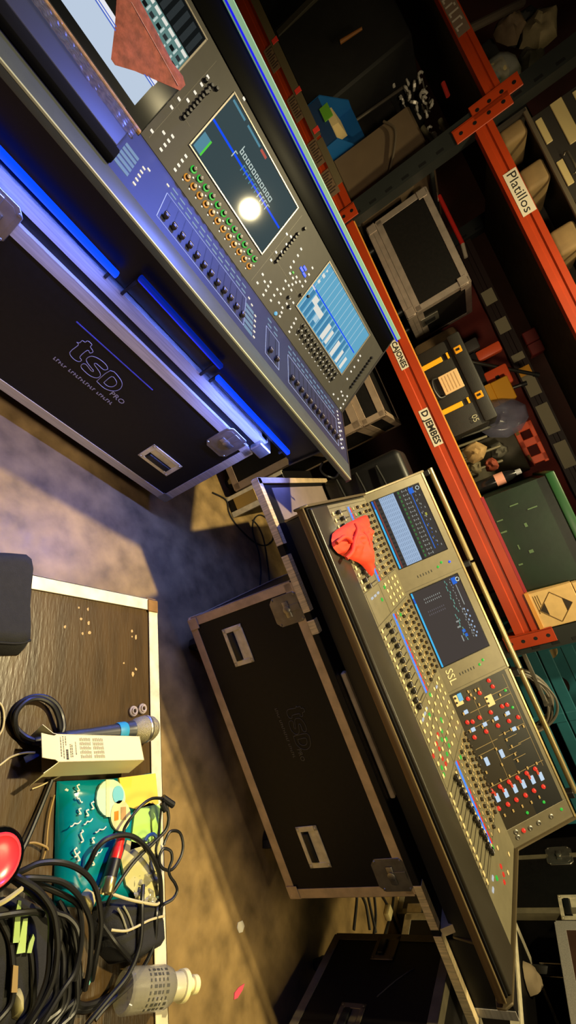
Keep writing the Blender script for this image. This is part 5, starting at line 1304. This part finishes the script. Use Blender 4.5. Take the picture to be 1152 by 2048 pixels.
for i, (u, z, lb) in enumerate(((1.10, 1.30, 'cream gloves bundled in the topmost teal crate'), (1.2, 1.04, 'tan cloth bundled in the middle teal crate'), (1.30, 1.28, 'brown bundle in the topmost teal crate, to the right'))):
    m = MB(mat('crate_bundle_%d' % i, ((190, 160, 110), (150, 120, 80), (60, 40, 34))[i], .8)); m.blob([(u+.05*(1+.4*r8.random())*math.cos(k*PI/6), .4+.05*(1+.4*r8.random())*math.sin(k*PI/6)) for k in range(12)], lambda x, y, k: .07*k, 6, 0, z-.08); solo(m, 'bundle', lb, 'bundle', FR.M)
cc = thing('cable_coil', 'coil of grey cable hanging on the rack upright beside the right console', 'cable', FR.M)
r9 = random.Random(8)
for k in range(9):
    m = MB(mat('grey_cable', (112, 104, 92), .5)); cx, cz = 1.20+.012*r9.uniform(-1, 1), 1.0+.02*r9.uniform(-1, 1); rx, rz = .15+.02*r9.random(), .15+.03*r9.random()
    m.tube([(cx+rx*math.cos(j*PI/6), .10+.012*k-.05+.01*math.sin(j*1.3+k), cz+rz*math.sin(j*PI/6)) for j in range(12)], .006, 0, 6, 4, True); m.build('cable_turn', cc)
m = MB(STEEL); m.box((.935, .04, 1.13), (1.2, .06, 1.15), 0, .003).box((1.19, -.0, 1.13), (1.2, .1, 1.17), 0); m.build('hook', cc)

# ------------------------------------------------------------------ cases behind and beside the consoles
def plain_case(lb, F, a, b, alu, wd=.03, foot=True, nm='flight_case'):
    t = thing(nm, lb, 'flight case', F.M)
    MB(BLACKPLY).box(a, b, 0, .002).build('body', t)
    case_rails(t, a, b, alu, wd)
    return t
BG = mat('dim_pinkish_aluminium', (172, 150, 130), .45, .5, nz=.15, ns=16)
t = plain_case('black flight case with pink tinted edges under the rack between both consoles', FR, (-1.3, -.2, .62), (-.43, .28, .90), BG, .04)
t = plain_case('black flight case on top of another under the rack between both consoles', FR, (-1.3, -.19, .905), (-.43, .28, 1.03), BG, .03)
t = plain_case('black flight case at the bottom of the stack under the rack', FR, (-1.3, -.21, .09), (-.43, .28, .615), BG, .04)
for x in (-1.2, -.53):
    for y in (-.12, .2): caster(t, x, y, .09, .04)
ef = thing('flight_case', 'black flight case with brass plate standing behind the left case corner', 'flight case', FR.M)
MB(BLACKPLY).box((-.42, -.195, .0), (-.30, .25, .40), 0, .004).build('body', ef)
m = MB(mat('brass_plate', (176, 148, 84), .4, .5)); m.box((-.40, -.2, .05), (-.33, -.196, .2), 0, .001); m.build('plate', ef)
m = MB(ALUMAT); angle_rail(m, 2, .004, .40, (-.30, -.195), (-1, 1), .03); m.build('edge_rail', ef)
m = MB(ALUMAT); angle_rail(m, 2, .004, .40, (-.42, -.195), (1, 1), .02); m.build('edge_rail', ef)
m = MB(mat('gold_tab', (190, 160, 90), .4, .4)); m.box((-.36, -.2, .27), (-.335, -.196, .34), 0); m.build('latch_tab', ef)
fl = thing('instrument_case', 'black padded instrument case leaning behind the left end of the right console', 'case', FB.M)
m = MB(BLACK); m.box((-.36, .62, .64), (.0, .80, 1.04), 0, .03, 3); m.build('body', fl)
for k in range(3):
    m = MB(SOFTBLACK); m.tube([(-.34+.01*k, .612, .72+.1*k), (-.2, .606, .73+.1*k), (-.02, .612, .72+.1*k)], .006, 0, 6, 3); m.build('ridge', fl)

# case at the bottom edge, to the right, turned a little
FC = Frame(1.643, 1.369, 1.8817)
SIDE = lambda v, w, u=0.0: Mx(((0, 0, -1, u), (-1, 0, 0, v), (0, 1, 0, w), (0, 0, 0, 1)))   # on a left side face
DIMALU = mat('dim_dark_edging', (122, 114, 92), .5, .3, nz=.2, ns=20)
t = plain_case('black flight case with recessed handle standing at the bottom right under the tray', FC, (0, -.75, .10), (.62, 0, .585), DIMALU, .03)
recessed_handle(t, SIDE(-.064, .34), .115, .09, mat('dim_handle_plate', (112, 100, 74), .45, .4))
recessed_handle(t, SIDE(-.36, .30), .115, .09, mat('dim_handle_plate', (112, 100, 74), .45, .4))
for x in (.06, .56):
    for y in (-.68, -.07): caster(t, x, y, .10, .045, 1.2)
m = MB(mat('dull_scratch', (70, 64, 56), .6)); m.tube([(-.001, -.15, .47), (-.001, -.2, .42), (-.001, -.27, .37)], .0015, 0, 5, 3); m.build('scratch', t)
p = FC.on_u(640, 2022, 0)
# stacked cases to the right of the right console
t = plain_case('low black flight case on the floor right of the right console', FB, (1.885, .1, .09), (2.75, .80, .63), ALUMAT, .036)
for x in (1.97, 2.65):
    for y in (.18, .72): caster(t, x, y, .09, .04)
t = plain_case('brown flight case on casters on top of the low black case', FB, (1.93, .1, .80), (2.75, .81, 1.30), ALU, .042)
t.children[0].data.materials[0] = mat('brown_case_ply', (62, 40, 28), .5, nz=.2, ns=12)
for x in (2.03, 2.65):
    for y in (.2, .69): caster(t, x, y, .80, .062, .8, mat('dull_fork', (150, 132, 110), .5, .4), .634)
t = plain_case('tall black flight case with riveted silver latch behind the stacked cases', FB, (1.94, .86, .004), (2.7, 1.55, 1.3), DIMALU, .03)
p = FB.on_u(828, 1818, 1.94); m = MB(STEEL); m.box((1.934, p.y-.03, p.z-.04), (1.94, p.y+.03, p.z+.05), 0, .004); m.build('corner_fitting', t)
p = FB.on_u(1118, 1712, 1.94); butterfly_latch(t, SIDE(p.y, p.z, 1.94), .12, .13, STEEL)
m = MB(DIMALU); m.box((1.936, p.y-.012, .02), (1.94, p.y+.012, 1.28), 0); m.build('lid_rail', t)
p = FB.on_u(1142, 1815, 1.94); recessed_handle(t, SIDE(p.y, p.z, 1.94), .13, .1, ALUMAT)
m = MB(mat('pale_rag', (150, 132, 104), .8)); m.blob([(2.0+.05*math.cos(k*PI/5), .62+.06*math.sin(k*PI/5)) for k in range(10)], lambda x, y, k: .05*k+.02*k*noise.noise((x*40, y*40, 1)), 6, 0, .635); solo(m, 'rag', 'pale rag lying on the low case beside the caster', 'rag', FB.M)

# ------------------------------------------------------------------ on the floor
def fl_path(l): 
    return [FB.on_w(p[0], p[1], p[2] if len(p) > 2 else .006) for p in l]
for nm, lb, l, r in (('cable', 'thin black cable looping on the floor between both flight cases', [(425, 985), (452, 1000), (458, 1024), (470, 1046), (490, 1068), (512, 1086), (532, 1091), (546, 1080), (546, 1058), (536, 1040), (522, 1030), (510, 1036), (505, 1056), (510, 1080), (518, 1106), (522, 1140), (520, 1170)], .0045),
                     ('cable', 'second thin black cable lying on the floor beside the looped one', [(505, 1040), (515, 1050), (525, 1070), (531, 1095), (536, 1130), (540, 1170)], .004)):
    m = MB(RUBBER); m.tube(fl_path(l), r, 0, 7, 5); solo(m, nm, lb, 'cable', FB.M)
for i, l in enumerate(([(712, 1785), (714, 1800), (708, 1860)], [(720, 1785), (732, 1810), (740, 1860)], [(735, 1785), (738, 1800), (752, 1865)], [(748, 1785), (752, 1830), (748, 1870)], [(760, 1785), (780, 1820), (800, 1870)], [(788, 1785), (784, 1820), (770, 1870)])):
    m = MB(RUBBER); m.tube(fl_path(l), .006, 0, 7, 4); solo(m, 'cable', 'dark cable on the floor between the right case and the bottom right case', 'cable', FB.M, 'cables on the floor behind the right case')
m = MB(mat('white_plug', (222, 205, 150), .5)); p = FB.on_w(775, 1825, .01); m.box((p.x-.02, p.y-.03, 0), (p.x+.02, p.y+.03, .03), 0, .006, 2); solo(m, 'plug_block', 'pale plug block among the floor cables', 'plug', FB.M)
for (x, y), col, pl, lb in (((480, 1853), (236, 226, 200), [(475, 1845), (484, 1841), (488, 1852), (484, 1864), (477, 1866), (473, 1856)], 'white scrap of paper on the floor'), ((475, 1983), (232, 86, 110), [(488, 1967), (484, 1980), (474, 1996), (467, 1999), (468, 1986), (476, 1975)], 'pink scrap of ribbon on the floor')):
    m = MB(mat('scrap_%d' % col[1], col, .6)); m.prism([FB.on_w(q[0], q[1], 0).xy for q in pl], .0006, .003, 2); solo(m, 'scrap', lb, 'scrap', FB.M)
# ------------------------------------------------------------------ light
def area(name, loc, aim, size, power, col, shape='DISK', sy=None):
    l = bpy.data.lights.new(name, 'AREA'); l.energy = power; l.color = col; l.shape = shape; l.size = size
    if sy: l.size_y = sy
    o = bpy.data.objects.new(name, l); C.objects.link(o); o.location = loc
    o.rotation_euler = (V(aim)-V(loc)).to_track_quat('-Z', 'Y').to_euler()
    return o
def spot(name, loc, aim, power, col, deg, blend=.5, r=.1):
    l = bpy.data.lights.new(name, 'SPOT'); l.energy = power; l.color = col; l.spot_size = math.radians(deg); l.spot_blend = blend; l.shadow_soft_size = r
    o = bpy.data.objects.new(name, l); C.objects.link(o); o.location = loc
    o.rotation_euler = (V(aim)-V(loc)).to_track_quat('-Z', 'Y').to_euler()
    return o
k = area('work_lamp', (-.18, 1.3, 3.2), (.55, 1.25, 0), .1, 72, (1, .83, .45)); k.data.spread = math.radians(138)
area('work_lamp_side', (1.7, .75, 3.3), (1.0, 1.2, 0), 1.0, 46, (1, .82, .42))
spot('rack_fill', (1.3, -1.3, 1.8), (-.45, 2.6, 1.66), 210, (1, .80, .5), 46, .9, .2)  # unseen spot added to brighten the goods on the shelves
spot('front_fill', (1.0, -1.5, 1.45), (.95, 1.3, .42), 48, (1, .80, .48), 36, .9, .08)  # unseen fill spot added so the right case's rails show
spot('floor_gap_fill', (1.9, 1.75, 3.3), (1.8, 1.58, 0), 90, (1, .82, .42), 22, .8, .1)  # unseen narrow spot added for the floor gap past the right case
spot('stage_lamp_blue', FA.M @ V((-.5, 1.5, 2.5)), FA.M @ V((-.45, -.05, .9)), 215, (.12, .19, 1), 42, .6)
spot('left_case_fill', (.55, -.1, 2.6), (-1.0, 1.1, .2), 125, (1, .80, .88), 36, 1.0, .2)  # unseen fill spot added for the left case front and nearby floor
for a, b, w, pw in ((-1.45, -.73, .70, 5), (-.70, -.36, .745, 1.2), (-.345, .08, .70, 6)):
    o = area('led_light', FA.M @ V(((a+b)/2, -.03, w+.004)), FA.M @ V(((a+b)/2, -.2, w-.35)), abs(b-a), pw, (.12, .2, 1), 'RECTANGLE', .012)
W = bpy.data.worlds.new('world'); bpy.context.scene.world = W; W.use_nodes = True
W.node_tree.nodes['Background'].inputs[0].default_value = (1, .86, .7, 1)
W.node_tree.nodes['Background'].inputs[1].default_value = .012

# ------------------------------------------------------------------ camera
cd = bpy.data.cameras.new('camera'); cam = bpy.data.objects.new('camera', cd); C.objects.link(cam)
cd.sensor_fit = 'VERTICAL'; cd.sensor_height = 36; cd.lens = 36*FPX/2048; cd.clip_start = .02
cam.matrix_world = Mx(((RT.x, UP.x, -FW.x, 0), (RT.y, UP.y, -FW.y, 0), (RT.z, UP.z, -FW.z, CAMH), (0, 0, 0, 1)))
sc = bpy.context.scene; sc.camera = cam
sc.view_settings.view_transform = 'Standard'; sc.view_settings.look = 'None'; sc.view_settings.gamma = 1
sc.view_settings.use_curve_mapping = False; sc.view_settings.exposure = 0
